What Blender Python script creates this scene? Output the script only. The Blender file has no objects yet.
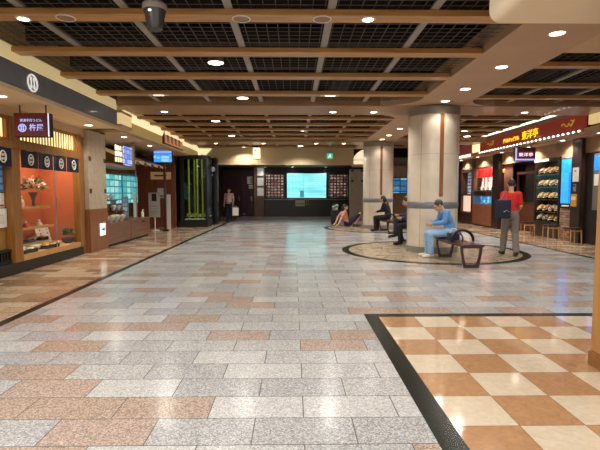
import bpy, bmesh, math, random
from mathutils import Vector, Matrix
random.seed(7)
S = bpy.context.scene
C = S.collection
PI = math.pi

# ------------------------------------------------------------------ helpers
def lin(h):
    h = h.lstrip('#')
    out = []
    for i in (0, 2, 4):
        c = int(h[i:i+2], 16) / 255
        out.append(c/12.92 if c <= .04045 else ((c+.055)/1.055)**2.4)
    return (*out, 1)

MATS = {}
def new_mat(name):
    m = bpy.data.materials.new(name); m.use_nodes = True
    nt = m.node_tree
    return m, nt, nt.nodes['Principled BSDF']

def mat(name, col, rough=.5, metal=0, emit=0, ecol=None, var=.12, scale=6, spec=.5, coat=0):
    """plain procedural material: base colour broken up by a noise"""
    if name in MATS: return MATS[name]
    m, nt, b = new_mat(name)
    c = lin(col)
    if var:
        tc = nt.nodes.new('ShaderNodeTexCoord')
        n = nt.nodes.new('ShaderNodeTexNoise'); n.inputs['Scale'].default_value = scale; n.inputs['Detail'].default_value = 4
        nt.links.new(tc.outputs['Object'], n.inputs['Vector'])
        r = nt.nodes.new('ShaderNodeValToRGB')
        r.color_ramp.elements[0].position = .3; r.color_ramp.elements[1].position = .7
        r.color_ramp.elements[0].color = (*[max(0, x*(1-var)) for x in c[:3]], 1)
        r.color_ramp.elements[1].color = (*[min(1, x*(1+var)) for x in c[:3]], 1)
        nt.links.new(n.outputs['Fac'], r.inputs['Fac'])
        nt.links.new(r.outputs['Color'], b.inputs['Base Color'])
        if emit and ecol is None:
            nt.links.new(r.outputs['Color'], b.inputs['Emission Color'])
    else:
        b.inputs['Base Color'].default_value = c
    b.inputs['Roughness'].default_value = rough
    b.inputs['Metallic'].default_value = metal
    b.inputs['Specular IOR Level'].default_value = spec
    if coat: b.inputs['Coat Weight'].default_value = coat; b.inputs['Coat Roughness'].default_value = .08
    if emit:
        if ecol is not None or not var:
            b.inputs['Emission Color'].default_value = lin(ecol or col)
        b.inputs['Emission Strength'].default_value = emit
    MATS[name] = m
    return m

def wood(name, c1, c2, rough=.4, axis='Y', scale=3, coat=.15):
    if name in MATS: return MATS[name]
    m, nt, b = new_mat(name)
    tc = nt.nodes.new('ShaderNodeTexCoord'); mp = nt.nodes.new('ShaderNodeMapping')
    mp.inputs['Scale'].default_value = {'X': (.6, 8, 8), 'Y': (8, .6, 8), 'Z': (8, 8, .6)}[axis]
    n = nt.nodes.new('ShaderNodeTexNoise'); n.inputs['Scale'].default_value = scale; n.inputs['Detail'].default_value = 6; n.inputs['Distortion'].default_value = .6
    r = nt.nodes.new('ShaderNodeValToRGB')
    r.color_ramp.elements[0].position = .32; r.color_ramp.elements[1].position = .68
    r.color_ramp.elements[0].color = lin(c1); r.color_ramp.elements[1].color = lin(c2)
    L = nt.links
    L.new(tc.outputs['Object'], mp.inputs['Vector']); L.new(mp.outputs[0], n.inputs['Vector']); L.new(n.outputs['Fac'], r.inputs['Fac']); L.new(r.outputs['Color'], b.inputs['Base Color'])
    b.inputs['Roughness'].default_value = rough; b.inputs['Coat Weight'].default_value = coat
    MATS[name] = m
    return m

def ramp(nt, stops, interp='LINEAR'):
    r = nt.nodes.new('ShaderNodeValToRGB'); cr = r.color_ramp; cr.interpolation = interp
    while len(cr.elements) < len(stops): cr.elements.new(.5)
    for e, (p, c) in zip(cr.elements, stops): e.position = p; e.color = lin(c)
    return r

def mixc(nt, fac, a, b, mode='MIX'):
    n = nt.nodes.new('ShaderNodeMix'); n.data_type = 'RGBA'; n.blend_type = mode
    if isinstance(fac, float): n.inputs['Factor'].default_value = fac
    else: nt.links.new(fac, n.inputs['Factor'])
    for k, v in ((6, a), (7, b)):
        if isinstance(v, str): n.inputs[k].default_value = lin(v)
        else: nt.links.new(v, n.inputs[k])
    return n.outputs[2]

def tiles(name, stops, w, h, mortar='#6d665e', msize=.004, offset=.5, speck=None, sscale=160, veins=None, rough=.12, origin=(0, 0), axis='XY'):
    """tiled stone: random colour per tile from a stepped ramp, speckle / veins on top"""
    m, nt, b = new_mat(name); L = nt.links
    tc = nt.nodes.new('ShaderNodeTexCoord'); mp = nt.nodes.new('ShaderNodeMapping')
    mp.inputs['Location'].default_value = (-origin[0], -origin[1], 0)
    if axis == 'YZ':
        sp = nt.nodes.new('ShaderNodeSeparateXYZ'); cb = nt.nodes.new('ShaderNodeCombineXYZ')
        L.new(tc.outputs['Object'], sp.inputs[0]); L.new(sp.outputs[1], cb.inputs[0]); L.new(sp.outputs[2], cb.inputs[1]); L.new(cb.outputs[0], mp.inputs['Vector'])
    else:
        L.new(tc.outputs['Object'], mp.inputs['Vector'])
    bk = nt.nodes.new('ShaderNodeTexBrick')
    bk.inputs['Scale'].default_value = 1; bk.inputs['Brick Width'].default_value = w; bk.inputs['Row Height'].default_value = h
    bk.inputs['Mortar Size'].default_value = msize; bk.inputs['Mortar Smooth'].default_value = .2; bk.inputs['Bias'].default_value = 0
    bk.offset = offset; bk.squash = 1
    bk.inputs['Color1'].default_value = (0, 0, 0, 1); bk.inputs['Color2'].default_value = (1, 1, 1, 1); bk.inputs['Mortar'].default_value = (.5, .5, .5, 1)
    L.new(mp.outputs[0], bk.inputs['Vector'])
    r = ramp(nt, stops, 'CONSTANT'); L.new(bk.outputs['Color'], r.inputs['Fac'])
    col = r.outputs['Color']
    if speck:
        v = nt.nodes.new('ShaderNodeTexVoronoi'); v.inputs['Scale'].default_value = sscale
        L.new(tc.outputs['Object'], v.inputs['Vector'])
        sp2 = nt.nodes.new('ShaderNodeSeparateColor'); L.new(v.outputs['Color'], sp2.inputs[0])
        sr = ramp(nt, speck, 'CONSTANT'); L.new(sp2.outputs[0], sr.inputs['Fac'])
        col = mixc(nt, .6, col, sr.outputs['Color'], 'OVERLAY')
    if veins:
        n = nt.nodes.new('ShaderNodeTexNoise'); n.inputs['Scale'].default_value = 9; n.inputs['Detail'].default_value = 8; n.inputs['Distortion'].default_value = 1.2
        L.new(tc.outputs['Object'], n.inputs['Vector'])
        vr = ramp(nt, veins); L.new(n.outputs['Fac'], vr.inputs['Fac'])
        col = mixc(nt, .7, col, vr.outputs['Color'], 'OVERLAY')
    col = mixc(nt, bk.outputs['Fac'], col, mortar)
    L.new(col, b.inputs['Base Color'])
    n2 = nt.nodes.new('ShaderNodeTexNoise'); n2.inputs['Scale'].default_value = 1.3; n2.inputs['Detail'].default_value = 3
    L.new(tc.outputs['Object'], n2.inputs['Vector'])
    mr = nt.nodes.new('ShaderNodeMapRange'); mr.inputs['To Min'].default_value = rough*.75; mr.inputs['To Max'].default_value = rough*1.3
    L.new(n2.outputs['Fac'], mr.inputs['Value']); L.new(mr.outputs[0], b.inputs['Roughness'])
    b.inputs['Specular IOR Level'].default_value = .5
    MATS[name] = m
    return m

def cells(name, stops, w, h, gap='#111111', msize=.01, emit=1., axis='XZ', offset=0., bias=0.):
    """printed panel of little pictures: coloured cells given their own glow, unlit prints too"""
    m, nt, b = new_mat(name); L = nt.links
    tc = nt.nodes.new('ShaderNodeTexCoord'); sp = nt.nodes.new('ShaderNodeSeparateXYZ'); cb = nt.nodes.new('ShaderNodeCombineXYZ')
    L.new(tc.outputs['Object'], sp.inputs[0]); L.new(sp.outputs[0 if axis == 'XZ' else 1], cb.inputs[0]); L.new(sp.outputs[2], cb.inputs[1])
    bk = nt.nodes.new('ShaderNodeTexBrick'); bk.offset = offset
    for k, v in (('Scale', 1), ('Brick Width', w), ('Row Height', h), ('Mortar Size', msize), ('Bias', bias)): bk.inputs[k].default_value = v
    bk.inputs['Color1'].default_value = (0, 0, 0, 1); bk.inputs['Color2'].default_value = (1, 1, 1, 1)
    L.new(cb.outputs[0], bk.inputs['Vector'])
    n = nt.nodes.new('ShaderNodeTexNoise'); n.inputs['Scale'].default_value = 9/max(w, h)*.35; n.inputs['Detail'].default_value = 3
    L.new(cb.outputs[0], n.inputs['Vector'])
    md = nt.nodes.new('ShaderNodeMix'); md.data_type = 'RGBA'; md.inputs['Factor'].default_value = .45
    L.new(bk.outputs['Color'], md.inputs[6]); L.new(n.outputs['Fac'], md.inputs[7])
    r = ramp(nt, stops, 'LINEAR'); L.new(md.outputs[2], r.inputs['Fac'])
    col = mixc(nt, bk.outputs['Fac'], r.outputs['Color'], gap)
    L.new(col, b.inputs['Base Color']); L.new(col, b.inputs['Emission Color'])
    b.inputs['Emission Strength'].default_value = emit; b.inputs['Roughness'].default_value = .25
    MATS[name] = m
    return m

WL = {}                                     # world position of every thing, so children can be written in world coordinates
def props(o, label=None, cat=None, group=None, kind=None):
    if label: o['label'] = label
    if cat: o['category'] = cat
    if group: o['group'] = group
    if kind: o['kind'] = kind
    return o

def thing(name, label, cat, loc=(0, 0, 0), group=None):
    o = bpy.data.objects.new(name, None); C.objects.link(o); o.empty_display_size = .1
    o.location = loc; WL[o.name] = Vector(loc)
    return props(o, label, cat, group)

def link_mesh(name, me, m, parent=None):
    o = bpy.data.objects.new(name, me); C.objects.link(o)
    if m:
        me.materials.clear(); me.materials.append(m)
    if parent:
        o.parent = parent; o.location = -WL[parent.name]
    WL[o.name] = Vector((0, 0, 0))
    return o

class MB:
    def __init__(s): s.bm = bmesh.new()
    def box(s, x0, x1, y0, y1, z0, z1, rot=None, at=None):
        r = bmesh.ops.create_cube(s.bm, size=1)
        M = Matrix.Translation(((x0+x1)/2, (y0+y1)/2, (z0+z1)/2)) @ Matrix.Diagonal((abs(x1-x0), abs(y1-y0), abs(z1-z0), 1))
        if rot is not None:
            p = Vector(at); M = Matrix.Translation(p) @ rot.to_4x4() @ Matrix.Translation(-p) @ M
        bmesh.ops.transform(s.bm, matrix=M, verts=r['verts'])
        return s
    def ring(s, pts): return [s.bm.verts.new(p) for p in pts]
    def loft(s, rings, caps=True):
        vs = [s.ring(r) for r in rings]
        n = len(vs[0])
        for a, b in zip(vs, vs[1:]):
            for i in range(n): s.bm.faces.new((a[i], a[(i+1) % n], b[(i+1) % n], b[i]))
        if caps:
            s.bm.faces.new(list(reversed(vs[0]))); s.bm.faces.new(vs[-1])
        return s
    def cone(s, p0, p1, r0, r1=None, n=16, flat=None):
        r1 = r0 if r1 is None else r1
        p0, p1 = Vector(p0), Vector(p1); d = (p1-p0).normalized()
        u = d.orthogonal().normalized(); v = d.cross(u)
        s.loft([[p + (u*math.cos(2*PI*i/n)+v*math.sin(2*PI*i/n))*r for i in range(n)] for p, r in ((p0, r0), (p1, r1))])
        return s
    def tube(s, pts, r, n=10, closed=False):
        pts = [Vector(p) for p in pts]; N = len(pts); rings = []; up = None
        for i, p in enumerate(pts):
            if closed: d = (pts[(i+1) % N]-pts[i-1]).normalized()
            else: d = (pts[min(i+1, N-1)]-pts[max(i-1, 0)]).normalized()
            u = d.orthogonal().normalized() if up is None else (up - d*up.dot(d)).normalized()
            up = u; v = d.cross(u)
            rr = r if not isinstance(r, (list, tuple)) else r[i]
            rings.append([p + (u*math.cos(2*PI*k/n)+v*math.sin(2*PI*k/n))*rr for k in range(n)])
        if closed: rings.append(rings[0])
        s.loft(rings, not closed)
        if closed: bmesh.ops.remove_doubles(s.bm, verts=s.bm.verts, dist=1e-5)
        return s
    def lathe(s, c, prof, n=24, sx=1, sy=1):
        c = Vector(c)
        s.loft([[c + Vector((math.cos(2*PI*i/n)*r*sx, math.sin(2*PI*i/n)*r*sy, z)) for i in range(n)] for r, z in prof])
        return s
    def ell(s, c, rx, ry, rz, R=None, n=16, m=10):
        r = bmesh.ops.create_uvsphere(s.bm, u_segments=n, v_segments=m, radius=1)
        M = Matrix.Translation(c) @ (R.to_4x4() if R else Matrix.Identity(4)) @ Matrix.Diagonal((rx, ry, rz, 1))
        bmesh.ops.transform(s.bm, matrix=M, verts=r['verts'])
        return s
    def prism(s, poly, off):
        off = Vector(off); poly = [Vector(p) for p in poly]
        return s.loft([poly, [p+off for p in poly]])
    def text(s, body, M, size=1, extrude=.004, align='CENTER', sx=1):
        cu = bpy.data.curves.new('lettering', 'FONT'); cu.body = body; cu.size = size; cu.extrude = extrude
        cu.align_x = align; cu.align_y = 'CENTER'; cu.resolution_u = 3; cu.offset = .004*size
        o = bpy.data.objects.new('lettering', cu); C.objects.link(o)
        me = bpy.data.meshes.new_from_object(o.evaluated_get(bpy.context.evaluated_depsgraph_get()))
        bpy.data.objects.remove(o); bpy.data.curves.remove(cu)
        me.transform(M @ Matrix.Diagonal((sx, 1, 1, 1))); s.bm.from_mesh(me); bpy.data.meshes.remove(me)
        return s
    def build(s, name, m, parent=None, bevel=0, smooth=False, seg=2):
        bmesh.ops.recalc_face_normals(s.bm, faces=s.bm.faces)
        if bevel:
            bmesh.ops.bevel(s.bm, geom=list(s.bm.edges), offset=bevel, segments=seg, profile=.7, affect='EDGES', clamp_overlap=True)
        me = bpy.data.meshes.new(name); s.bm.to_mesh(me); s.bm.free()
        if smooth:
            for p in me.polygons: p.use_smooth = True
            try: me.set_sharp_from_angle(angle=math.radians(40))
            except Exception: pass
        return link_mesh(name, me, m, parent)

def box(x0, x1, y0, y1, z0, z1): return MB().box(x0, x1, y0, y1, z0, z1)
def struct(name, mb, m, label=None, bevel=0, smooth=False):
    o = mb.build(name, m, None, bevel, smooth); return props(o, label, None, None, 'structure')

def dup(root, loc, rz=0, label=None, sc=None, mats=None):
    r = root.copy(); C.objects.link(r); r.location = loc; r.rotation_euler = (0, 0, rz); WL[r.name] = Vector(loc)
    if label: r['label'] = label
    if sc: r.scale = sc
    def kids(a, b):
        for ch in list(a.children):
            c = ch.copy(); C.objects.link(c); c.parent = b; WL[c.name] = Vector((0, 0, 0))
            if mats and ch.name.split('.')[0] in mats:
                c.data = ch.data.copy(); c.data.materials.clear(); c.data.materials.append(mats[ch.name.split('.')[0]])
            kids(ch, c)
    kids(root, r)
    return r

def face_cam(x, y, z):      # text plane that faces -Y (towards the viewer), reading along +X
    return Matrix.Translation((x, y, z)) @ Matrix.Rotation(PI/2, 4, 'X')
def face_px(x, y, z):       # faces +X, reads along +Y
    return Matrix.Translation((x, y, z)) @ Matrix.Rotation(PI/2, 4, 'Z') @ Matrix.Rotation(PI/2, 4, 'X')
def face_nx(x, y, z):       # faces -X, reads along -Y
    return Matrix.Translation((x, y, z)) @ Matrix.Rotation(-PI/2, 4, 'Z') @ Matrix.Rotation(PI/2, 4, 'X')

# ------------------------------------------------------------------ camera
H, F, PITCH, YAW = 1.4, 450., math.radians(4.05), math.radians(.8)
cd = bpy.data.cameras.new('camera'); cam = bpy.data.objects.new('camera', cd); C.objects.link(cam)
cam.location = (0, 0, H); cam.rotation_euler = (PI/2-PITCH, 0, -YAW)
cd.sensor_width = 36; cd.lens = 36*F/600; cd.clip_start = .05
S.camera = cam

# ------------------------------------------------------------------ shared materials
W_BEAM = wood('beam_wood', '#a67640', '#c6955a', .42, 'X')
W_DARK = wood('dark_wood', '#3a2015', '#54301e', .35, 'Z')
W_OCHRE = wood('ochre_wood', '#7c5224', '#9a6a32', .4, 'Z')
W_PANEL = wood('panel_wood', '#7a4a2a', '#93603a', .35, 'Z')
W_SHELF = wood('shelf_wood', '#b07a3a', '#c8954e', .4, 'Y')
W_COUNTER = wood('counter_wood', '#6b432a', '#87583a', .35, 'Y')
W_RED = wood('red_wood', '#4d2a1c', '#6b3d29', .35, 'X')
W_BENCH = wood('bench_wood', '#32190f', '#472413', .35, 'Y')
W_LIGHT = wood('light_wood', '#b08450', '#c79a62', .45, 'Z')
PLASTER = mat('warm_plaster', '#c9ab84', .75, var=.05, scale=1.5)
PLASTER_D = mat('soffit_plaster', '#bc9a7c', .6, var=.05, scale=1.5)
STONE = mat('pale_stone', '#b5a48c', .35, var=.12, scale=8)
BLACK = mat('matt_black', '#0b0a0a', .6, var=.1)
VOID = mat('dark_void', '#060505', .95, var=0, spec=.05)
CHAR = mat('charcoal', '#1d1c1d', .35, var=.1)
GREYM = mat('grey_metal', '#8b8b8b', .45, .3, var=.05)
RAIL = mat('rail_grey', '#96918a', .6, var=.05)
STEEL = mat('brushed_steel', '#a2a2a4', .3, .8, var=.05)
WHITE = mat('white_paint', '#e6e2da', .5, var=.04)
PAPER = mat('paper_white', '#dedbd2', .7, var=.08, scale=25)
LENS = mat('lamp_lens', '#fff2dc', .4, emit=14, ecol='#fff0d6', var=0)
LENS_S = mat('lamp_lens_soft', '#ffe9c8', .4, emit=5, ecol='#ffe8c4', var=0)
LIT_TAN = mat('lit_tan', '#e8cf9c', .5, emit=.6, ecol='#f0d49a', var=0)
LIT_CREAM = mat('lit_cream', '#ffe7b8', .5, emit=1.7, ecol='#ffdf9f', var=0)
LIT_WHITE = mat('lit_white', '#fff6e4', .5, emit=2.2, ecol='#fff1d8', var=0)
GREEN_LIT = mat('exit_green', '#18b98e', .4, emit=.9, ecol='#1cc59a', var=0)
m, nt, b = new_mat('clear_glass'); nt.nodes.remove(b)
tr = nt.nodes.new('ShaderNodeBsdfTransparent'); tr.inputs[0].default_value = (.97, .99, .98, 1)
gl = nt.nodes.new('ShaderNodeBsdfGlossy'); gl.inputs['Roughness'].default_value = .02
mx = nt.nodes.new('ShaderNodeMixShader'); mx.inputs[0].default_value = .025
nt.links.new(tr.outputs[0], mx.inputs[1]); nt.links.new(gl.outputs[0], mx.inputs[2]); nt.links.new(mx.outputs[0], nt.nodes['Material Output'].inputs[0])
GLASS = m

# ------------------------------------------------------------------ floor
SPK = [(0, '#3e3f40'), (.16, '#77787a'), (.4, '#96979a'), (.72, '#c4c5c8')]
F_MAIN = tiles('terrazzo_floor', [(0, '#bfbebc'), (.26, '#b6b5b4'), (.5, '#c6c5c3'), (.79, '#b8a291'), (.9, '#bca79a')], .6, .3, speck=SPK, sscale=130, rough=.19, origin=(.06, .02), mortar='#67625d')
F_SIDE = tiles('side_floor', [(0, '#c4ab8e'), (.3, '#b3957a'), (.55, '#cfbfa8'), (.8, '#a4836a')], .5, .25, speck=[(0, '#6d6a66'), (.3, '#9b9893'), (.7, '#d8d6d2')], sscale=130, rough=.16, mortar='#6b5a49')
struct('floor', box(-3.16, 6.44, -4, 27.5, -.1, 0), F_MAIN, 'grey and brown terrazzo tile floor of the concourse')
struct('floor_left', box(-6.6, -3.16, -4, 27.5, -.1, 0), F_SIDE, 'brown and cream tile strip along the left shops')
struct('floor_right', box(6.44, 9.2, -4, 27.5, -.1, 0), F_SIDE, 'brown and cream tile strip along the right shops')
BLK_MARBLE = mat('dark_green_marble', '#121a16', .24, var=.9, scale=22, spec=.25)
struct('trim_1', box(-3.2, -3.09, -4, 24.6, 0, .003), BLK_MARBLE, 'black stone line in the floor before the left shops')
struct('trim_2', box(6.4, 6.51, -4, 27, 0, .003), BLK_MARBLE, 'black stone line in the floor before the right shops')
struct('trim_3', MB().box(.81, .96, -4, 5.12, 0, .004).box(.96, 6.4, 5.0, 5.12, 0, .004), BLK_MARBLE, 'dark green marble border around the checkered paving')
# checkered marble
m, nt, b = new_mat('checker_marble'); L = nt.links
tc = nt.nodes.new('ShaderNodeTexCoord'); mp = nt.nodes.new('ShaderNodeMapping'); mp.inputs['Location'].default_value = (-.96/.4+40, -5.0/.4+40, .5); mp.inputs['Scale'].default_value = (2.5, 2.5, 0)
L.new(tc.outputs['Object'], mp.inputs[0])
ck = nt.nodes.new('ShaderNodeTexChecker'); ck.inputs['Scale'].default_value = 1; ck.inputs['Color1'].default_value = lin('#b98f69'); ck.inputs['Color2'].default_value = lin('#d3c8b6')
L.new(mp.outputs[0], ck.inputs['Vector'])
n = nt.nodes.new('ShaderNodeTexNoise'); n.inputs['Scale'].default_value = 14; n.inputs['Detail'].default_value = 8; n.inputs['Distortion'].default_value = 1.5; L.new(tc.outputs['Object'], n.inputs['Vector'])
vr = ramp(nt, [(.3, '#5a5048'), (.5, '#8a8580'), (.7, '#b0aaa2')]); L.new(n.outputs['Fac'], vr.inputs['Fac'])
col = mixc(nt, .35, ck.outputs['Color'], vr.outputs['Color'], 'OVERLAY')
bk = nt.nodes.new('ShaderNodeTexBrick'); bk.offset = 0
mp2 = nt.nodes.new('ShaderNodeMapping'); mp2.inputs['Location'].default_value = (-.96, -5.0, 0); L.new(tc.outputs['Object'], mp2.inputs[0]); L.new(mp2.outputs[0], bk.inputs['Vector'])
for k, v in (('Scale', 1), ('Brick Width', .4), ('Row Height', .4), ('Mortar Size', .0022)): bk.inputs[k].default_value = v
col = mixc(nt, bk.outputs['Fac'], col, '#6e5a46'); L.new(col, b.inputs['Base Color']); b.inputs['Roughness'].default_value = .09
struct('floor_checker', box(.96, 6.4, -4, 5.0, 0, .003), m, 'checkered cream and tan marble paving')
# round inlays
m, nt, b = new_mat('crazy_paving'); L = nt.links
tc = nt.nodes.new('ShaderNodeTexCoord'); v = nt.nodes.new('ShaderNodeTexVoronoi'); v.feature = 'DISTANCE_TO_EDGE'; v.inputs['Scale'].default_value = 4.5; L.new(tc.outputs['Object'], v.inputs['Vector'])
v2 = nt.nodes.new('ShaderNodeTexVoronoi'); v2.inputs['Scale'].default_value = 4.5; L.new(tc.outputs['Object'], v2.inputs['Vector'])
sp = nt.nodes.new('ShaderNodeSeparateColor'); L.new(v2.outputs['Color'], sp.inputs[0])
r1 = ramp(nt, [(0, '#93836a'), (.5, '#b5a488'), (1, '#a39479')]); L.new(sp.outputs[0], r1.inputs['Fac'])
r2 = ramp(nt, [(0, '#ffffff'), (.035, '#000000')]); L.new(v.outputs['Distance'], r2.inputs['Fac'])
sp2 = nt.nodes.new('ShaderNodeSeparateColor'); L.new(r2.outputs['Color'], sp2.inputs[0])
col = mixc(nt, sp2.outputs[0], r1.outputs['Color'], '#5b4c38'); L.new(col, b.inputs['Base Color']); b.inputs['Roughness'].default_value = .22
PAVE = m
COLS = [(3.35, 10.85), (3.37, 18.0)]
for i, (cx, cy) in enumerate(COLS):
    mb = MB(); N = 64; mb.lathe((cx, cy, 0), [(2.0, 0), (2.0, .004)], N); struct(f'floor_inlay_{i+1}', mb, PAVE, 'round crazy paving inlay around the ' + ('near' if i == 0 else 'far') + ' column')
    mb = MB()
    mb.loft([[Vector((cx+math.cos(2*PI*k/N)*r, cy+math.sin(2*PI*k/N)*r, z)) for k in range(N)] for r, z in ((2.0, 0), (2.0, .005), (2.17, .005), (2.17, 0))], False)
    struct(f'trim_{i+4}', mb, BLK_MARBLE, 'dark stone ring in the floor around the ' + ('near' if i == 0 else 'far') + ' column')

# ------------------------------------------------------------------ room shell
WALLB = mat('wall_brown', '#4a3023', .6, var=.1)
struct('wall_left', box(-6.7, -6.6, -4, 27.6, -.1, 4.5), mat('ochre_wall', '#8a6a2c', .7, var=.08))
struct('wall_right', box(9.2, 9.3, -4, 27.6, -.1, 4.5), WALLB)
WALL_FAR = mat('far_wall_dark', '#231d20', .45, var=.15)
struct('wall_far', box(-6.6, 9.2, 27.5, 27.6, -.1, 4.5), WALL_FAR, 'dark wall at the far end of the concourse')
struct('ceiling', box(-6.6, 9.2, -4, 27.5, 4.4, 4.5), VOID, 'black ceiling void above the mesh')
struct('ceiling_far', box(-4.3, 9.2, 20.9, 27.5, 2.95, 3.05), mat('far_ceiling', '#5d4a38', .6, var=.05))
struct('wall_bulkhead', box(-4.3, 2.72, 20.55, 20.72, 2.68, 3.6), mat('bulkhead_plaster', '#c4b08a', .7, var=.05, scale=1), 'beige bulkhead where the mesh ceiling ends')
# wire mesh laid over the beams
def mesh_panel(name, x0, x1, y0, y1, step=.14, t=.0038):
    mb = MB()
    k = int((x1-x0)/step)
    for i in range(k+1): x = x0+i*step; mb.box(x-t, x+t, y0, y1, 3.507, 3.515)
    k = int((y1-y0)/step)
    for i in range(k+1): y = y0+i*step; mb.box(x0, x1, y-t, y+t, 3.5, 3.507)
    return struct(name, mb, mat('mesh_wire', '#5c5750', .6, var=0))
mesh_panel('ceiling_mesh_left', -3.98, 2.7, 1, 20.5)
mesh_panel('ceiling_mesh_right', 3.86, 6.72, 6.6, 20.5)
DUCT = mat('duct_brown', '#241a14', .7, var=.2, scale=2)
for y in (4.6, 6.0, 7.3, 8.7, 12.9, 14.2, 15.4, 19.6):
    struct('ceiling_joist', box(-4.2, 6.7, y, y+.22, 3.78, 4.0), DUCT)
for x in (-2.5, .9, 5.3): struct('ceiling_duct', box(x, x+.5, 1, 20, 4.05, 4.35), DUCT)
# cross beams in wood
beam_y = [2.4, 3.8, 5.19, 6.53, 7.87, 9.25, 12.3, 13.4, 14.5, 15.6, 16.7, 20.0]
for y in beam_y:
    w = .22 if y < 10 else .17; y += .04
    struct('ceiling_beam', box(-3.99 if y < 10.4 else -4.22, 2.72, y, y+w, 3.4, 3.47), W_BEAM, bevel=.008)
for y in (7.2, 8.55, 9.6, 12.3, 13.4, 14.5, 15.6, 16.7, 20.0):
    struct('ceiling_beam', box(3.86, 6.72, y, y+.16, 3.4, 3.47), W_BEAM, bevel=.008)
for x in (-3.05, -1.9, -.73, .43, 1.6, 4.9, 6.0):
    y0 = 1 if x < 3 else 6.6
    struct('ceiling_rail', box(x-.045, x+.045, y0, 20.5, 3.472, 3.5), RAIL)
struct('ceiling_crossbeam', box(-4.0, 7.5, 10.42, 11.6, 3.38, 3.6), wood('cross_wood', '#94704c', '#a9835e', .4, 'X'), 'broad brown cross beam over the near column', bevel=.01)
struct('ceiling_crossbeam', box(-4.22, 7.5, 17.6, 18.7, 3.38, 3.6), wood('cross_wood', '#94704c', '#a9835e', .4, 'X'), 'broad brown cross beam over the far column', bevel=.01)
struct('ceiling_soffit', MB().box(2.72, 3.86, -1, 10.4, 3.4, 3.75).box(2.72, 3.86, 11.6, 17.6, 3.4, 3.75).box(2.72, 3.86, 18.7, 20.6, 3.4, 3.75), PLASTER_D, 'long plaster soffit over the row of columns')
def fillet(x, y, sx, sy, r=.75):
    pts = [(x, y, 3.395), (x+sx*r, y, 3.395)] + [(x+sx*r-sx*math.sin(k/10*PI/2)*r, y+sy*r-sy*math.cos(k/10*PI/2)*r, 3.395) for k in range(11)]
    struct('ceiling_fillet', MB().prism(pts, (0, 0, .2)), PLASTER_D)
for yy, sy in ((10.41, -1), (11.61, 1), (17.59, -1)):
    fillet(2.73, yy, -1, sy); fillet(3.85, yy, 1, sy)
struct('ceiling_flat', box(3.86, 7.5, -1, 6.6, 3.42, 3.6), PLASTER, 'flat beige plaster ceiling at the upper right')
# rounded plaster bulkhead hanging near the top right corner
poly = []
x0, x1, z0, z1, rr = 1.74, 6.5, 2.91, 3.6, .1
for k in range(9): a = PI + k*PI/16; poly.append((x0+rr+math.cos(a)*rr, 4.1, z0+rr+math.sin(a)*rr))
poly += [(x1, 4.1, z0), (x1, 4.1, z1)]
for k in range(9): a = PI/2 + k*PI/16; poly.append((x0+rr+math.cos(a)*rr, 4.1, z1-rr+math.sin(a)*rr))
struct('wall_header', MB().prism(poly, (0, -.5, 0)), mat('cream_plaster', '#ecdcc0', .7, var=.04, scale=1), 'cream rounded bulkhead panel at the upper right corner', smooth=True)
# wood clad pillar at the right edge
t = props(box(2.42, 3.7, 2.6, 3.56, .12, 3.395).build('clad_pillar', wood('pillar_wood', '#a5763f', '#b98a50', .4, 'Z'), None, .01), 'tan wood clad pillar at the right edge, dark foot', 'pillar', None, 'thing')
box(2.41, 3.71, 2.59, 3.57, 0, .12).build('pillar_base', wood('pillar_base_wood', '#80562e', '#93683b', .35, 'X'), t)

# ------------------------------------------------------------------ columns
COLM = mat('column_panel', '#d2c5b2', .22, var=.07, scale=3, coat=.4)
for (cx, cy), nm in zip(COLS, ('nearer', 'farther')):
    t = thing('round_column', f'{nm} round beige column on its ring of paving, grey band and wood strip', 'column', (cx, cy, 0)); t['kind'] = 'thing'
    R = .59
    MB().lathe((cx, cy, 0), [(R, .14), (R, 3.2)], 64).build('shaft', COLM, t, 0, True)
    MB().lathe((cx, cy, 0), [(R+.02, .005), (R+.02, .15), (R, .15)], 64).build('base_ring', mat('base_grey', '#84807c', .35, var=.08), t, 0, True)
    MB().lathe((cx, cy, 0), [(R, 1.04), (R+.008, 1.05), (R+.008, 1.19), (R, 1.2)], 64).build('metal_band', mat('band_grey', '#7d8085', .35, .3, var=.06), t, 0, True)
    MB().lathe((cx, cy, 0), [(R+.012, 3.2), (R+.012, 3.377)], 64).build('capital_band', mat('cap_grey', '#8a8478', .4, var=.06), t, 0, True)
    ang = -PI/2 + math.radians(1)
    R3 = Matrix.Rotation(ang, 3, 'Z')
    MB().box(R-.02, R+.012, -.045, .045, 1.32, 3.2, R3, (0, 0, 0)).build('wood_strip', W_PANEL, t)
    o = t.children[-1]
    o.location = (0, 0, 0)
    mb = MB()
    for k in range(4):
        aa = ang + PI/4 + k*PI/2
        mb.box(R-.01, R+.0015, -.004, .004, .15, 3.2, Matrix.Rotation(aa, 3, 'Z'), (0, 0, 0))
    mb.lathe((0, 0, 2.3), [(R+.001, -.003), (R+.001, .003)], 64)
    o = mb.build('panel_joint', mat('joint', '#8b7b69', .6, var=0), t); o.location = (0, 0, 0)

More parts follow.
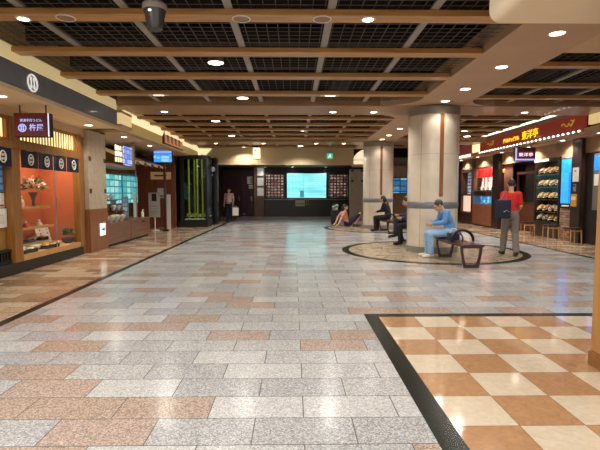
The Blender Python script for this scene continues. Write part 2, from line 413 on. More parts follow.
# ------------------------------------------------------------------ ceiling lamps
def spot(x, y, z, p, size=140, col=(1, .945, .87), blend=.5, r=.05):
    ld = bpy.data.lights.new('lamp', 'SPOT'); ld.energy = p; ld.spot_size = math.radians(size); ld.spot_blend = blend; ld.color = col; ld.shadow_soft_size = r
    o = bpy.data.objects.new('lamp', ld); C.objects.link(o); o.location = (x, y, z)
    return o
PW = 100
def downlight(x, y, z, label, group=None, r=.085, p=PW, lens=None):
    t = thing('downlight', label, 'downlight', (x, y, z), group)
    MB().loft([[Vector((x+math.cos(2*PI*k/24)*q, y+math.sin(2*PI*k/24)*q, z+h)) for k in range(24)] for q, h in ((r, -.004), (r+.004, -.012), (r+.022, -.008), (r+.024, .0))], False).build('trim_ring', WHITE, t, 0, True)
    MB().lathe((x, y, z), [(r, -.006), (r, -.002)], 24).build('lens', lens or LENS, t)
    if p: spot(x, y, z-.03, p)
    return t
G1 = 'downlights along the plaster soffit'
for y, w in ((5.74, 'nearest the camera'), (7.25, 'second from the camera'), (8.76, 'third from the camera'), (9.9, 'just before the near column')):
    downlight(3.3, y, 3.4, f'round soffit downlight, {w}', G1, p=35 if 9.5 < y < 10.2 or 16.5 < y < 17.2 else PW)
for y, w in ((12.5, 'hidden just past the near column'), (14.1, 'midway between the two columns'), (15.7, 'second before the far column'), (16.9, 'against the far column')):
    downlight(3.3, y, 3.4, f'round soffit downlight, {w}', G1, p=35 if 9.5 < y < 10.2 or 16.5 < y < 17.2 else PW)
G2 = 'downlights in the near cross beam'
for x, w in ((-3.14, 'above the left walkway'), (.96, 'left of the pair before the near column'), (1.96, 'right of the pair before the near column'), (5.68, 'right of the near column')):
    downlight(x, 11.15, 3.38, f'cross beam downlight {w}', G2, .075)
G3 = 'downlights in the far cross beam'
for x, w in ((-3.1, 'over the bamboo case'), (-1.2, 'left of the hanging lantern'), (.9, 'over the teal screen'), (2.0, 'beside the far column'), (5.7, 'right of the far column')):
    downlight(x, 18.15, 3.38, f'small downlight in far cross beam {w}', G3, .075)
for x, y, w, p in ((-3.1, 5.36, 'at the far left', PW), (.86, 5.33, 'beside the oval ceiling speaker', PW)):
    downlight(x, y, 3.4, f'bright lamp set in the nearest wood beam, {w}', None, .06, p)
for x, y, w in ((-2.75, 9.38, 'on the left'), (.75, 9.38, 'in the middle')):
    t = thing('slot_light', f'small slot lamp in the fourth wood beam {w}', 'lamp', (x, y, 3.4))
    box(x-.2, x+.2, y-.035, y+.035, 3.39, 3.402).build('slot_frame', WHITE, t)
    box(x-.1, x+.1, y-.02, y+.02, 3.385, 3.391).build('lens', LENS_S, t); spot(x, y, 3.36, PW)
for x, y, w in ((-.6, 5.33, 'over the centre'), (-2.6, 5.33, 'nearer the left shop'), (.33, 5.33, 'beside the bright lamp')):
    t = thing('ceiling_speaker', f'oval flush speaker grille in the nearest beam, {w}', 'speaker', (x, y, 3.4))
    MB().lathe((x, y, 3.4), [(.1, -.008), (.1, 0)], 24).build('grille', mat('speaker_mesh', '#9a7a5a', .6, var=.1), t)
    MB().tube([(x+math.cos(2*PI*k/24)*.1, y+math.sin(2*PI*k/24)*.1, 3.396) for k in range(24)], .008, 6, True).build('rim', WHITE, t, 0, True)
def spotlight(x, y, z, label, p):
    t = thing('ceiling_spotlight', label, 'spotlight', (x, y, z))
    MB().lathe((x, y, z), [(.06, .16), (.11, .1), (.13, 0), (.12, 0), (.1, .05)], 24).build('housing', GREYM, t, 0, True)
    MB().lathe((x, y, z), [(.115, .005), (.115, .012)], 24).build('lens', LENS, t)
    MB().cone((x, y, z+.16), (x, y, 3.6), .015).build('stem', GREYM, t)
    spot(x, y, z-.03, p)
spotlight(-1.2, 7.12, 3.4, 'big round spotlight hanging in the mesh behind the second beam', 70)
spotlight(-1.08, 9.7, 3.4, 'round spotlight hanging in the mesh before the cross beam', 60)
# lamps further along, then unseen fill lamps added over the viewer
for i, (x, y) in enumerate(((-2.2, 12.9), (.3, 14.8), (-2.2, 16.2), (.3, 19.6), (-2.2, 20.1), (5.6, 14.8), (5.8, 8.0), (6.2, 16.2))):
    spotlight(x, y, 3.42, 'small spotlight hanging in the ceiling mesh, ' + ('before the hanging lantern row', 'above the centre of the far bay', 'toward the bamboo case', 'close to the beige bulkhead', 'left beside the bulkhead', 'right of the columns', 'over the walking man', 'near the red menu shop')[i], 125)
for x, y in ((-2.2, 1.2), (.6, .6), (-2.2, 3.0), (.4, 3.0), (5.2, 3.3), (5.4, .8), (-2.4, -1.6), (1, -2)):
    ld = bpy.data.lights.new('lamp', 'AREA'); ld.shape = 'DISK'; ld.size = .9; ld.energy = 60; ld.color = (1, .945, .87)
    o = bpy.data.objects.new('lamp', ld); C.objects.link(o); o.location = (x, y, 3.36)
# security camera dome
t = thing('ceiling_camera', 'grey dome security camera hanging under the nearest beams', 'camera', (-1.37, 4.6, 3.0))
x, y = -1.37, 4.6
MB().lathe((x, y, 0), [(.035, 3.6), (.04, 3.32), (.07, 3.29), (.118, 3.25), (.122, 3.21), (.112, 3.195)], 32).build('collar', mat('collar_beige', '#8b8176', .5, var=.05), t, 0, True)
MB().lathe((x, y, 0), [(.11, 3.195), (.095, 3.14), (.085, 3.06), (.07, 3.015), (.03, 2.995)], 32).build('dome', mat('dome_grey', '#3a3936', .25, var=.08), t, 0, True)
MB().box(x-.03, x-.005, y-.112, y-.1, 3.155, 3.17).build('status_lamp', LIT_WHITE, t)
# lantern and exit sign at the far bulkhead
t = thing('hanging_lantern', 'white paper box lantern hanging below the far cross beam', 'lantern', (-1.63, 20.0, 2.93))
box(-1.78, -1.48, 19.85, 20.15, 2.94, 3.38).build('shade', mat('paper_lit', '#fff2d8', .6, emit=1.6, ecol='#ffeac0', var=0), t, .012)
MB().box(-1.68, -1.62, 19.842, 19.848, 3.2, 3.28).box(-1.71, -1.65, 19.842, 19.848, 3.08, 3.12).box(-1.61, -1.55, 19.842, 19.848, 3.08, 3.12).build('brown_marks', W_PANEL, t)
MB().box(-1.79, -1.47, 19.84, 20.16, 3.38, 3.41).box(-1.64, -1.62, 19.99, 20.01, 3.41, 3.5).build('hanger', BLACK, t)
t = thing('exit_sign', 'green lit exit sign on the beige far bulkhead', 'sign', (1.62, 20.5, 3.0))
box(1.49, 1.77, 20.47, 20.545, 2.95, 3.2).build('casing', WHITE, t)
box(1.5, 1.76, 20.462, 20.47, 2.96, 3.19).build('lit_face', GREEN_LIT, t)
MB().ell((1.65, 20.46, 3.135), .022, .006, .022).box(1.6, 1.66, 20.456, 20.462, 3.03, 3.11, Matrix.Rotation(.5, 3, 'Y'), (1.63, 20.46, 3.07)).box(1.575, 1.6, 20.456, 20.462, 2.99, 3.05, Matrix.Rotation(.7, 3, 'Y'), (1.6, 20.46, 3.03)).box(1.65, 1.672, 20.456, 20.462, 2.985, 3.05, Matrix.Rotation(-.4, 3, 'Y'), (1.65, 20.46, 3.03)).build('running_figure', mat('sign_white', '#f4fff8', .5, emit=1, ecol='#f4fff8', var=0), t)
for x, w in ((-1.75, 'left edge of the menu boards'), (-.02, 'left end of the teal screen'), (1.6, 'right end of the teal screen')):
    downlight(x*20.75/27.4*1.0, 20.85, 2.945, f'tiny downlight under the bulkhead toward the {w}', 'tiny downlights under the far bulkhead', .05, 25)

# ------------------------------------------------------------------ left noodle shop
FX = -4.82
SIGN_BLUE = mat('canopy_band', '#767f88', .35, var=.08, coat=.3)
t = thing('shop_canopy', 'long canopy of the left noodle shop with dark band and white round pestle crest', 'canopy', (-4.4, 6, 2.88))
box(-4.06, -4.0, 1, 10.4, 2.92, 3.27).build('dark_band', SIGN_BLUE, t, .005)
box(-4.82, -3.98, 1, 10.43, 2.86, 2.92).build('underside', mat('underside_cream', '#ddc9a6', .7, var=.04), t)
MB().prism([(-4.02, 1, 3.27), (-4.0, 1, 3.29), (-4.015, 1, 3.5), (-4.3, 1, 3.5), (-4.3, 1, 3.27)], (0, 9.4, 0)).build('cove_top', mat('cove_cream_glow', '#e3cf9c', .7, var=.04, emit=.42, ecol='#e8d29a'), t)  # light falling on the cove top is put in as a glow of the plaster
mb = MB(); cy, cz = 7.08, 3.08
mb.tube([(-3.992, cy+math.cos(2*PI*k/40)*.125, cz+math.sin(2*PI*k/40)*.125) for k in range(40)], .012, 8, True)
for s in (-1, 1):
    yy = cy+s*.04
    mb.box(-3.996, -3.985, yy-.018, yy+.018, cz+.03, cz+.085).box(-3.996, -3.985, yy-.018, yy+.018, cz-.085, cz-.03).box(-3.996, -3.985, yy-.007, yy+.007, cz-.03, cz+.03)
mb.build('white_crest', mat('crest_white', '#f4f2ec', .5, emit=.55, ecol='#f4f2ec', var=0), t)
box(-4.0, -3.97, 10.43, 10.44, 2.86, 3.5)
G4 = 'downlights under the noodle shop canopy'
for y, w in ((5.5, 'nearest the camera'), (6.95, 'beside the red hanging sign'), (9.85, 'nearest the stone pillar')):
    downlight(-4.4, y, 2.86, f'canopy downlight of the noodle shop, {w}', G4, .075, 18 if y < 9 else 34)
struct('wall_shop_header', box(-4.95, FX, 1, 10.55, 2.68, 4.4), PLASTER)
# lattice transoms
LATT = wood('lattice_wood', '#a47c48', '#bb9258', .5, 'Z')
def transom(y0, y1, label):
    t = thing('lattice_transom', label, 'lattice', (FX, (y0+y1)/2, 2.3))
    MB().box(FX-.06, FX+.02, y0, y1, 2.28, 2.33).box(FX-.06, FX+.02, y0, y1, 2.64, 2.7).box(FX-.06, FX+.02, y0, y0+.06, 2.33, 2.64).box(FX-.06, FX+.02, y1-.06, y1, 2.33, 2.64).build('frame', W_OCHRE, t)
    box(FX-.035, FX-.025, y0+.02, y1-.02, 2.3, 2.68).build('lit_screen', LIT_CREAM, t)
    n = int((y1-y0)/.1); mb = MB()
    for k in range(1, n): yy = y0+k*(y1-y0)/n; mb.box(FX-.02, FX-.006, yy-.02, yy+.02, 2.33, 2.64)
    mb.build('slats', LATT, t)
transom(7.98, 10.14, 'lit wooden lattice transom above the orange display window')
transom(5.6, 7.75, 'lit wooden lattice transom behind the red hanging sign')
struct('trim_10', box(FX-.05, FX+.06, 5, 10.2, 2.17, 2.28), W_OCHRE, 'ochre wood lintel over the noodle shop windows', bevel=.006)
for i, (y0, y1) in enumerate(((7.75, 7.98), (10.14, 10.32))): struct(f'trim_{11+i}', box(FX-.1, FX+.04, y0, y1, .2, 2.7), W_OCHRE, 'ochre wood post of the noodle shop front', bevel=.006)
struct('trim_13', box(FX-.1, FX-.02, 10.32, 10.52, 0, 2.9), W_OCHRE, 'brown wood return beside the stone pillar')
struct('baseboard_left', box(FX-.1, FX+.02, 4, 10.3, 0, .2), CHAR, 'black plinth of the noodle shop front', bevel=.004)
# display recess
ORANGE = mat('orange_back_glow', '#bd6c4a', .6, var=.06, scale=2, emit=.05, ecol='#d0603a')  # faint glow in the wall colour stands in for display light
struct('wall_display', MB().box(-5.75, -5.7, 7.9, 10.3, .2, 2.3).box(-5.7, FX-.05, 10.22, 10.3, .2, 2.3).box(-5.7, FX-.1, 7.82, 7.9, .2, 2.3), ORANGE, 'orange back wall of the noodle shop display window')
struct('ceiling_display', box(-5.75, FX-.05, 7.82, 10.3, 2.28, 2.32), PLASTER)
t = thing('display_deck', 'pale deck inside the orange display window carrying the food models', 'display shelf', (-5.25, 9.1, .2))
box(-5.69, FX-.03, 7.99, 10.13, .205, .3).build('deck', mat('deck_cream', '#cdb183', .5, var=.06), t); box(-5.69, -5.17, 8.0, 9.58, .3, .42).build('deck_step', mat('deck_cream', '#cdb183'), t)
box(FX-.03, FX+.03, 7.98, 10.14, .2, .3).build('front_lip', W_LIGHT, t)
for z, w, x1 in ((1.13, 'upper', -5.12), (.74, 'lower', -5.06)):
    t = thing('display_shelf', f'{w} small wooden shelf at the left of the orange display window', 'shelf', (-5.4, 8.35, z))
    box(-5.68, x1, 7.92, 9.55, z-.04, z).build('board', W_SHELF, t, .005)
    box(-5.68, -5.66, 8.0, 8.9, z-.1, z-.04).build('bracket', W_OCHRE, t)
for y0, y1, w in ((7.98, 9.2, 'left pane of the orange display window'), (9.21, 10.14, 'right pane of the orange display window')):
    o = box(FX-.02, FX-.012, y0, y1, .31, 2.17).build('window_1', GLASS); props(o, w, None, None, 'structure')
t = thing('glass_latch', 'slim metal latch strip where the two display panes meet', 'latch', (FX, 9.2, 1.2)); box(FX-.012, FX-.002, 9.19, 9.215, .31, 2.17).build('strip', GREYM, t); box(FX-.002, FX+.012, 9.185, 9.22, 1.1, 1.3).build('keeper', STEEL, t)
ld = bpy.data.lights.new('lamp', 'AREA'); ld.energy = 28; ld.size = .3; ld.size_y = 2; ld.shape = 'RECTANGLE'; ld.color = (1, .75, .5)  # unseen fill lamp added to brighten the display window
o = bpy.data.objects.new('lamp', ld); C.objects.link(o); o.location = (-5.1, 9.1, 2.26)
# noren curtains
NAVY = mat('noren_navy', '#0e1228', .85, var=.15, scale=20)
NWHITE = mat('noren_white', '#e9e6de', .8, var=.04)
def noren(y0, y1, n, label):
    t = thing('noren_curtain', label, 'curtain', (FX+.06, (y0+y1)/2, 1.85))
    w = (y1-y0)/n
    for k in range(n):
        a = y0+k*w; b_ = a+w-.008; rings = []
        pts = [(FX+.055+.012*math.sin(j/12*2*PI*1.5+k), a+(b_-a)*j/12) for j in range(13)]
        mb = MB(); poly = [(x, y, 2.16) for x, y in pts] + [(x-.006, y, 2.16) for x, y in reversed(pts)]
        c_ = mb.prism(poly, (0, 0, -.31)).build('cloth_panel', NAVY, t)
        mb = MB(); cy, cz = (a+b_)/2, 2.0; px = FX+.075
        mb.tube([(px, cy+math.cos(2*PI*j/28)*.075, cz+math.sin(2*PI*j/28)*.095) for j in range(28)], .01, 6, True)
        mb.ell((px, cy-.022, cz+.03), .006, .016, .024).ell((px, cy+.022, cz+.03), .006, .016, .024).ell((px, cy-.022, cz-.035), .006, .016, .024).ell((px, cy+.022, cz-.035), .006, .016, .024)
        mb.build('crest_print', NWHITE, c_)
    MB().cone((FX+.05, y0-.03, 2.165), (FX+.05, y1+.03, 2.165), .012).build('rod', W_OCHRE, t)
noren(8.0, 10.12, 4, 'navy noren curtain with four white crests over the orange display window')
noren(5.68, 7.74, 4, 'navy noren curtain cut by the left frame edge')
# food models, built once each kind then copied
DARKLAQ = mat('lacquer', '#2a1414', .2, var=.1, coat=.5)
BOWLW = mat('bowl_white', '#d8d2c6', .25, var=.05)
def heap_mat(name, stops):
    m, nt, b = new_mat(name); v = nt.nodes.new('ShaderNodeTexVoronoi'); v.inputs['Scale'].default_value = 38
    tc = nt.nodes.new('ShaderNodeTexCoord'); nt.links.new(tc.outputs['Object'], v.inputs['Vector'])
    sp = nt.nodes.new('ShaderNodeSeparateColor'); nt.links.new(v.outputs['Color'], sp.inputs[0]); r = ramp(nt, stops, 'CONSTANT'); nt.links.new(sp.outputs[0], r.inputs['Fac'])
    nt.links.new(r.outputs['Color'], b.inputs['Base Color']); b.inputs['Roughness'].default_value = .4
    return m
HEAPS = [heap_mat('tempura', [(0, '#d2a24c'), (.5, '#e6c987'), (.8, '#a8642a')]), heap_mat('noodles', [(0, '#e9e0c8'), (.6, '#d3c39a'), (.85, '#7a9a4a')]), heap_mat('sushi', [(0, '#e6ddd0'), (.4, '#d86a4a'), (.7, '#3a2a20')]), heap_mat('beef', [(0, '#6a3a24'), (.5, '#8a5434'), (.8, '#d9c28a')])]
def bento(x, y, z, label, group):
    t = thing('bento_box', label, 'food model', (x, y, z), group)
    MB().box(x-.15, x+.15, y-.11, y+.11, z, z+.02).box(x-.15, x-.135, y-.11, y+.11, z+.02, z+.07).box(x+.135, x+.15, y-.11, y+.11, z+.02, z+.07).box(x-.135, x+.135, y-.11, y-.098, z+.02, z+.07).box(x-.135, x+.135, y+.098, y+.11, z+.02, z+.07).box(x-.006, x+.006, y-.098, y+.098, z+.02, z+.065).build('lacquer_box', DARKLAQ, t)
    MB().ell((x-.07, y, z+.05), .06, .09, .05).build('heap', HEAPS[0], t, 0, True); MB().ell((x+.07, y, z+.05), .06, .09, .045).build('heap', HEAPS[2], t, 0, True)
    return t
def bowl(x, y, z, label, group, r=.11):
    t = thing('noodle_bowl', label, 'food model', (x, y, z), group)
    MB().lathe((x, y, z), [(r*.45, 0), (r*.5, .015), (r*.85, .05), (r, .09), (r*.95, .09), (r*.8, .055)], 24).build('bowl', BOWLW, t, 0, True)
    MB().ell((x, y, z+.075), r*.9, r*.9, .035).build('heap', HEAPS[1], t, 0, True)
    return t
gf = 'food models on the deck of the orange display'
desc = ['nearest the front left corner', 'second along the front', 'third along the front', 'fourth along the front', 'fifth along the front', 'last along the front']
b0 = bw0 = None
for r_ in range(2):
    for k in range(6):
        x, y = -4.995-.36*r_, 8.18+.26*k; zz = .302+.12*r_
        row = 'front row' if r_ == 0 else 'back row'
        lab = f'{{}}, {row} of the display deck, ' + ['at the left end', 'second from the left', 'third from the left', 'third from the right', 'second from the right', 'at the right end'][k]
        if (k+r_) % 3 != 2:
            lab = lab.format('black lacquer box of food')
            if b0 is None: b0 = bento(x, y, zz, lab, gf)
            else: dup(b0, (x, y, zz), random.uniform(-.03, .03), lab, None, {'heap': random.choice(HEAPS)})
        else:
            lab = lab.format('white bowl of noodles')
            if bw0 is None: bw0 = bowl(x, y, zz, lab, gf)
            else: dup(bw0, (x, y, zz), 0, lab, None, {'heap': random.choice(HEAPS)})
# menu card, plant, vase, figures
t = thing('menu_card', 'white menu card with food pictures leaning in the orange display window', 'menu card', (-5.42, 9.9, .3))
Rm = Matrix.Rotation(math.radians(-14), 3, 'Y'); at = (-5.42, 9.9, .32)
CARD = cells('card_print', [(0, '#d8cfc0'), (.35, '#c9b08a'), (.5, '#8a4a34'), (.65, '#e8e2d6'), (1, '#f0ebe0')], .09, .08, '#e8e2d6', .02, .05, 'YZ')
MB().box(-5.43, -5.42, 9.6, 10.12, .32, .72, Rm, at).build('card', CARD, t); MB().box(-5.54, -5.52, 9.75, 9.95, .302, .62).build('stand', WHITE, t)
t = thing('potted_plant', 'small leafy plant in a dark bowl at the right end of the display window', 'plant', (-4.97, 9.98, .3))
LEAF = mat('leaf_green', '#5a6b3a', .5, var=.3, scale=30)
def leaves(c, r, n, size, m, parent, name='leaves', up=.6):
    mb = MB()
    for k in range(n):
        d = Vector((random.gauss(0, 1), random.gauss(0, 1), abs(random.gauss(0, 1))*up)).normalized(); p = Vector(c)+d*r*random.uniform(.4, 1)
        u = d.orthogonal().normalized()*size*.35; q = d*size
        q += Vector((0, 0, random.uniform(-.3, .3)*size))
        a = [mb.bm.verts.new(v) for v in (p, p+q*.5+u, p+q, p+q*.5-u)]; mb.bm.faces.new(a)
    return mb.build(name, m, parent)
MB().lathe((-4.99, 9.98, .303), [(.07, 0), (.12, .06), (.13, .11), (.11, .11)], 20).build('pot', mat('pot_dark', '#3b3a38', .4, var=.1), t, 0, True)
leaves((-4.99, 9.98, .5), .1, 90, .08, LEAF, t, 'foliage')
t = thing('flower_vase', 'grey trumpet vase of white and red flowers on a stand in the orange display', 'vase', (-5.3, 9.25, 1.13))
x, y = -5.3, 9.25
MB().lathe((x, y, 0), [(.06, 1.132), (.03, 1.15), (.025, 1.22), (.045, 1.32), (.085, 1.41), (.09, 1.42), (.07, 1.41)], 24).build('vase', mat('vase_grey', '#58585a', .3, var=.1), t, 0, True)
leaves((x, y, 1.48), .2, 70, .1, LEAF, t, 'foliage')
leaves((x, y, 1.52), .2, 70, .07, mat('petal_white', '#e8dcd0', .6, var=.05), t, 'white_petals')
leaves((x, y, 1.54), .22, 40, .07, mat('petal_red', '#b8503a', .6, var=.1), t, 'red_petals')
for i, (x, y, z, c, w) in enumerate(((-5.25, 8.2, 1.13, '#7a3a34', 'red robed doll on the upper display shelf'), (-5.22, 8.7, 1.13, '#c9a8a0', 'pink robed doll on the upper display shelf'), (-5.2, 8.2, .74, '#2c4a80', 'blue robed doll on the lower display shelf'), (-5.18, 8.75, .74, '#b84a40', 'red and white trinket on the lower display shelf'), (-5.18, 9.2, .74, '#d8c8b8', 'pale trinket at the right of the lower display shelf'))):
    t = thing('figurine', w, 'figurine', (x, y, z)); m_ = mat(f'robe_{i}', c, .6, var=.2, scale=40); h = .2 if i < 3 else .1
    MB().lathe((x, y, z), [(.06, 0), (.065, h*.3), (.05, h*.6), (.025, h*.8)], 16).build('robe', m_, t, 0, True)
    MB().ell((x, y, z+h*.95), .028, .028, .034).build('head', BOWLW, t, 0, True)
t = thing('hanging_banner', 'narrow vertical printed banner at the left edge of the orange display', 'banner', (-5.0, 8.06, .6))
box(-5.0, -4.99, 8.01, 8.13, .55, 1.85).build('banner_cloth', cells('banner_print', [(0, '#c9c2b8'), (.4, '#6a6f8a'), (.6, '#d8d2c8'), (1, '#8a4038')], .06, .09, '#d0cac0', .02, .08, 'YZ'), t); MB().cone((-4.995, 8.0, 1.855), (-4.995, 8.14, 1.855), .007).build('rod', BLACK, t)
# left bay with posters
struct('wall_bay', box(-4.98, -4.93, 5, 7.75, .2, 2.2), mat('bay_ochre', '#9a733a', .6, var=.1))
t = thing('poster', 'blue and white poster in the window bay at the left frame edge', 'poster', (-4.9, 7.4, 1.5)); box(-4.93, -4.915, 7.15, 7.7, 1.42, 1.86).build('sheet', cells('poster_blue', [(0, '#3d77a8'), (.5, '#5b93bd'), (.75, '#dfe7ea'), (1, '#f2f2ee')], .6, .12, '#2f5f8c', .02, .25, 'YZ'), t); box(-4.94, -4.93, 7.13, 7.72, 1.4, 1.88).build('backing', WHITE, t)
t = thing('poster', 'white poster with red line below the blue poster', 'poster', (-4.9, 7.4, 1.2)); box(-4.93, -4.915, 7.15, 7.72, 1.16, 1.4).build('sheet', PAPER, t); box(-4.914, -4.91, 7.18, 7.7, 1.18, 1.21).build('red_line', mat('red_ink', '#b8483a', .6, var=.05), t)
t = thing('wall_mounted_board', 'white framed notice board of cuttings at the left frame edge', 'notice board', (-4.88, 7.35, .9)); box(-4.92, -4.89, 7.1, 7.73, .82, 1.14).build('board', PAPER, t); MB().box(-4.89, -4.885, 7.5, 7.66, .88, 1.05).box(-4.89, -4.885, 7.2, 7.42, .9, 1.1).build('cuttings', cells('cutting_print', [(0, '#5a4a40'), (.5, '#b8a890'), (1, '#e0d8cc')], .05, .05, '#cfc8bc', .02, .05, 'YZ'), t)
t = thing('vent_grille', 'black slatted vent grille low in the left window bay', 'vent', (-4.8, 7, .2))
MB().box(-4.93, -4.84, 5.5, 7.74, .2, .26).box(-4.93, -4.84, 5.5, 7.74, .4, .44).build('frame', BLACK, t); mb = MB()
for k in range(28): mb.box(-4.88, -4.85, 5.55+k*.08, 5.58+k*.08, .26, .4)
mb.build('slats', CHAR, t)
# red hanging sign
t = thing('hanging_sign', 'dark red lit hanging sign with glowing white crest and lettering', 'sign', (-4.33, 7.6, 2.33))
box(-4.62, -4.04, 7.6, 7.72, 2.33, 2.72).build('casing', mat('sign_case', '#3a1714', .4, var=.05), t, .006)
RED_LIT = mat('sign_red', '#4c0c11', .6, emit=.12, ecol='#7a1016', var=0)
box(-4.61, -4.06, 7.592, 7.6, 2.34, 2.71).build('red_face', RED_LIT, t)
GLOW = mat('letter_glow', '#8f9ae0', .5, emit=.9, ecol='#a9baff', var=0)
MB().text('実演手打うどん', face_cam(-4.335, 7.59, 2.595), .052, .003, sx=1.0).build('tag_line', GLOW, t)
mb = MB().text('杵屋', face_cam(-4.25, 7.59, 2.475), .125, .003, sx=.95)
mb.build('shop_lettering', GLOW, t)
mb = MB(); cx, cz = -4.48, 2.475
mb.tube([(cx+math.cos(2*PI*k/32)*.06, 7.588, cz+math.sin(2*PI*k/32)*.06) for k in range(32)], .008, 6, True)
for s in (-1, 1): mb.box(cx+s*.018-.012, cx+s*.018+.012, 7.584, 7.592, cz+.012, cz+.042).box(cx+s*.018-.012, cx+s*.018+.012, 7.584, 7.592, cz-.042, cz-.012).box(cx+s*.018-.005, cx+s*.018+.005, 7.584, 7.592, cz-.012, cz+.012)
mb.build('crest', GLOW, t)
box(-4.06, -4.045, 7.59, 7.6, 2.335, 2.715).build('lit_edge', mat('edge_glow', '#cfd6ff', .4, emit=1.2, ecol='#c4ccff', var=0), t)
for x in (-4.55, -4.12): MB().cone((x, 7.66, 2.72), (x, 7.66, 2.86), .01).build('hanger_rod', BLACK, t)
# stone pillar
t = thing('stone_pillar', 'pale stone pillar with brown wood lower half between the two left shops', 'pillar', (-4.95, 11.0, 0)); t['kind'] = 'thing'
box(-5.6, -4.74, 10.52, 11.5, 1.02, 2.86).build('stone_shaft', STONE, t, .006)
box(-5.6, -4.73, 10.51, 11.51, 0, 1.02).build('wood_base', W_PANEL, t, .006)
for z in (1.45, 2.2):
    for y in (10.6, 11.42): box(-4.745, -4.725, y-.05, y+.05, z-.05, z+.05).build('brown_block', W_DARK, t)
t = thing('direction_sign', 'small white sign with green arrow on the wood base of the stone pillar', 'sign', (-4.72, 11.15, .35))
box(-4.728, -4.71, 11.02, 11.3, .36, .66).build('plate', mat('sign_face', '#e9f4ee', .4, emit=.9, ecol='#e6f5ee', var=0), t)
MB().box(-4.71, -4.706, 11.08, 11.2, .49, .53).prism([(-4.71, 11.18, .43), (-4.71, 11.26, .51), (-4.71, 11.18, .59)], (.004, 0, 0)).build('arrow', mat('arrow_green', '#127a5c', .5, var=0), t)

# ------------------------------------------------------------------ second left shop
struct('wall_fascia', box(-4.5, -4.3, 11.5, 20.4, 2.98, 3.62), mat('fascia_cream_glow', '#c9b078', .7, var=.04, scale=1, emit=.28, ecol='#c4a662'), 'cream fascia above the second left shop')  # cove light on the fascia is put into its colour as glow
struct('ceiling_shop', box(-6.6, -4.3, 11.4, 20.4, 2.92, 2.98), PLASTER)
struct('trim_20', MB().prism([(-4.295, 11.5, 3.47), (-4.24, 11.5, 3.47), (-4.24, 11.5, 3.4), (-4.295, 11.5, 3.26)], (0, 8.9, 0)), mat('cove_lit', '#fff0c8', .6, emit=.85, ecol='#f6e6b4', var=0), 'lit cove along the top of the cream fascia')
struct('trim_21', MB().prism([(-4.3, 20.45, 2.95), (-4.3, 20.45, 3.4), (-3.7, 20.45, 3.4), (-4.1, 20.45, 2.95)], (0, 3, 0)), mat('cove_lit2', '#fff0c8', .6, emit=.9, ecol='#ece4b4', var=0), 'lit sloping cove past the bamboo case')
t = thing('light_box', 'small cream lit box on the corner past the noodle shop canopy', 'light', (-4.2, 11.2, 3.0)); box(-4.35, -4.05, 10.75, 11.45, 3.02, 3.28).build('lit_body', LIT_TAN, t); MB().box(-4.36, -4.04, 10.74, 11.46, 2.95, 3.02).box(-4.36, -4.04, 10.74, 11.46, 3.28, 3.34).build('frame', PLASTER, t)
G5 = 'downlights of the second left shop'
for y, w in ((12.4, 'above its display counter'), (14.6, 'before the blue screen'), (18.9, 'beside the blue screen over the bamboo case')):
    downlight(-4.6, y, 2.92, f'downlight under the second left canopy {w}', G5, .075, 34)
t = thing('shop_signboard', 'reddish wood signboard with dark brush strokes on the cream fascia', 'sign', (-4.28, 16.1, 3.05))
box(-4.3, -4.26, 15.0, 17.5, 3.05, 3.52).build('board', mat('sign_wood_glow', '#c07c54', .5, var=.12, scale=9, emit=.55, ecol='#c98a64'), t, .004)  # board is no lamp; its brightness is a glow in the wood colour
MB().box(-4.3, -4.24, 14.95, 15.05, 3.03, 3.54).box(-4.3, -4.24, 15.05, 17.5, 3.02, 3.06).build('board_frame', W_RED, t)
mb = MB()
for k in range(4):
    y = 15.35+k*.5
    mb.box(-4.26, -4.252, y+.05, y+.1, 3.14, 3.44).box(-4.26, -4.252, y-.05, y+.26, 3.3, 3.34).box(-4.26, -4.252, y+.18, y+.22, 3.12, 3.4)
mb.build('brush_strokes', W_DARK, t)
# counter with food models
t = thing('display_counter', 'low brown wood display counter with glass front at the second left shop', 'counter', (-5.2, 13.2, 0))
box(-5.7, -4.78, 11.52, 13.25, .06, .6).build('cabinet', W_COUNTER, t, .006); box(-5.7, -4.78, 13.28, 15.0, .06, .62).build('cabinet', W_COUNTER, t, .006)
box(-5.66, -4.84, 11.55, 14.97, 0, .06).build('plinth', BLACK, t); box(-4.78, -4.765, 14.2, 14.45, .5, .53).build('drawer_pull', BLACK, t)
box(-4.83, -4.82, 11.56, 13.9, .62, 2.085).build('glass_front', GLASS, t)
for y in (11.55, 13.9): MB().cone((-4.825, y, .6), (-4.825, y, 2.085), .014).build('post', GREYM, t)
gs2 = 'dishes in the second shop display'
for k, (x, y, z) in enumerate(((-5.0, 11.9, .6), (-5.0, 12.28, .6), (-5.0, 12.66, .6), (-5.0, 13.05, .6), (-5.175, 12.98, .9), (-5.175, 13.35, .9), (-5.375, 12.98, 1.2), (-5.375, 13.35, 1.2))):
    w = ['first on the counter', 'second on the counter', 'third on the counter', 'fourth on the counter', 'left on the glass step', 'right on the glass step', 'left on the upper step', 'right on the upper step'][k]
    t2 = dup(bw0, (x, y, z+.001), 0, f'white dish of seafood rice, {w} of the second left shop', ((1.35, 1.35, 1.9) if k < 4 else (.8, .8, 1.5)), {'heap': HEAPS[2 if k % 2 else 1]}); t2['group'] = gs2
for z, xr, w in ((.9, -5.08, 'lower'), (1.2, -5.28, 'upper')):
    t = thing('display_step', f'{w} glass and wood display step in the second left shop', 'shelf', (-5.4, 12.2, z)); box(xr-.19, xr, 12.8, 13.6, z-.03, z).build('board', W_RED, t); box(xr-.17, xr-.02, 12.84, 12.87, .603, z-.03).build('support', STEEL, t); box(xr-.17, xr-.02, 13.5, 13.54, .623, z-.03).build('support', STEEL, t)
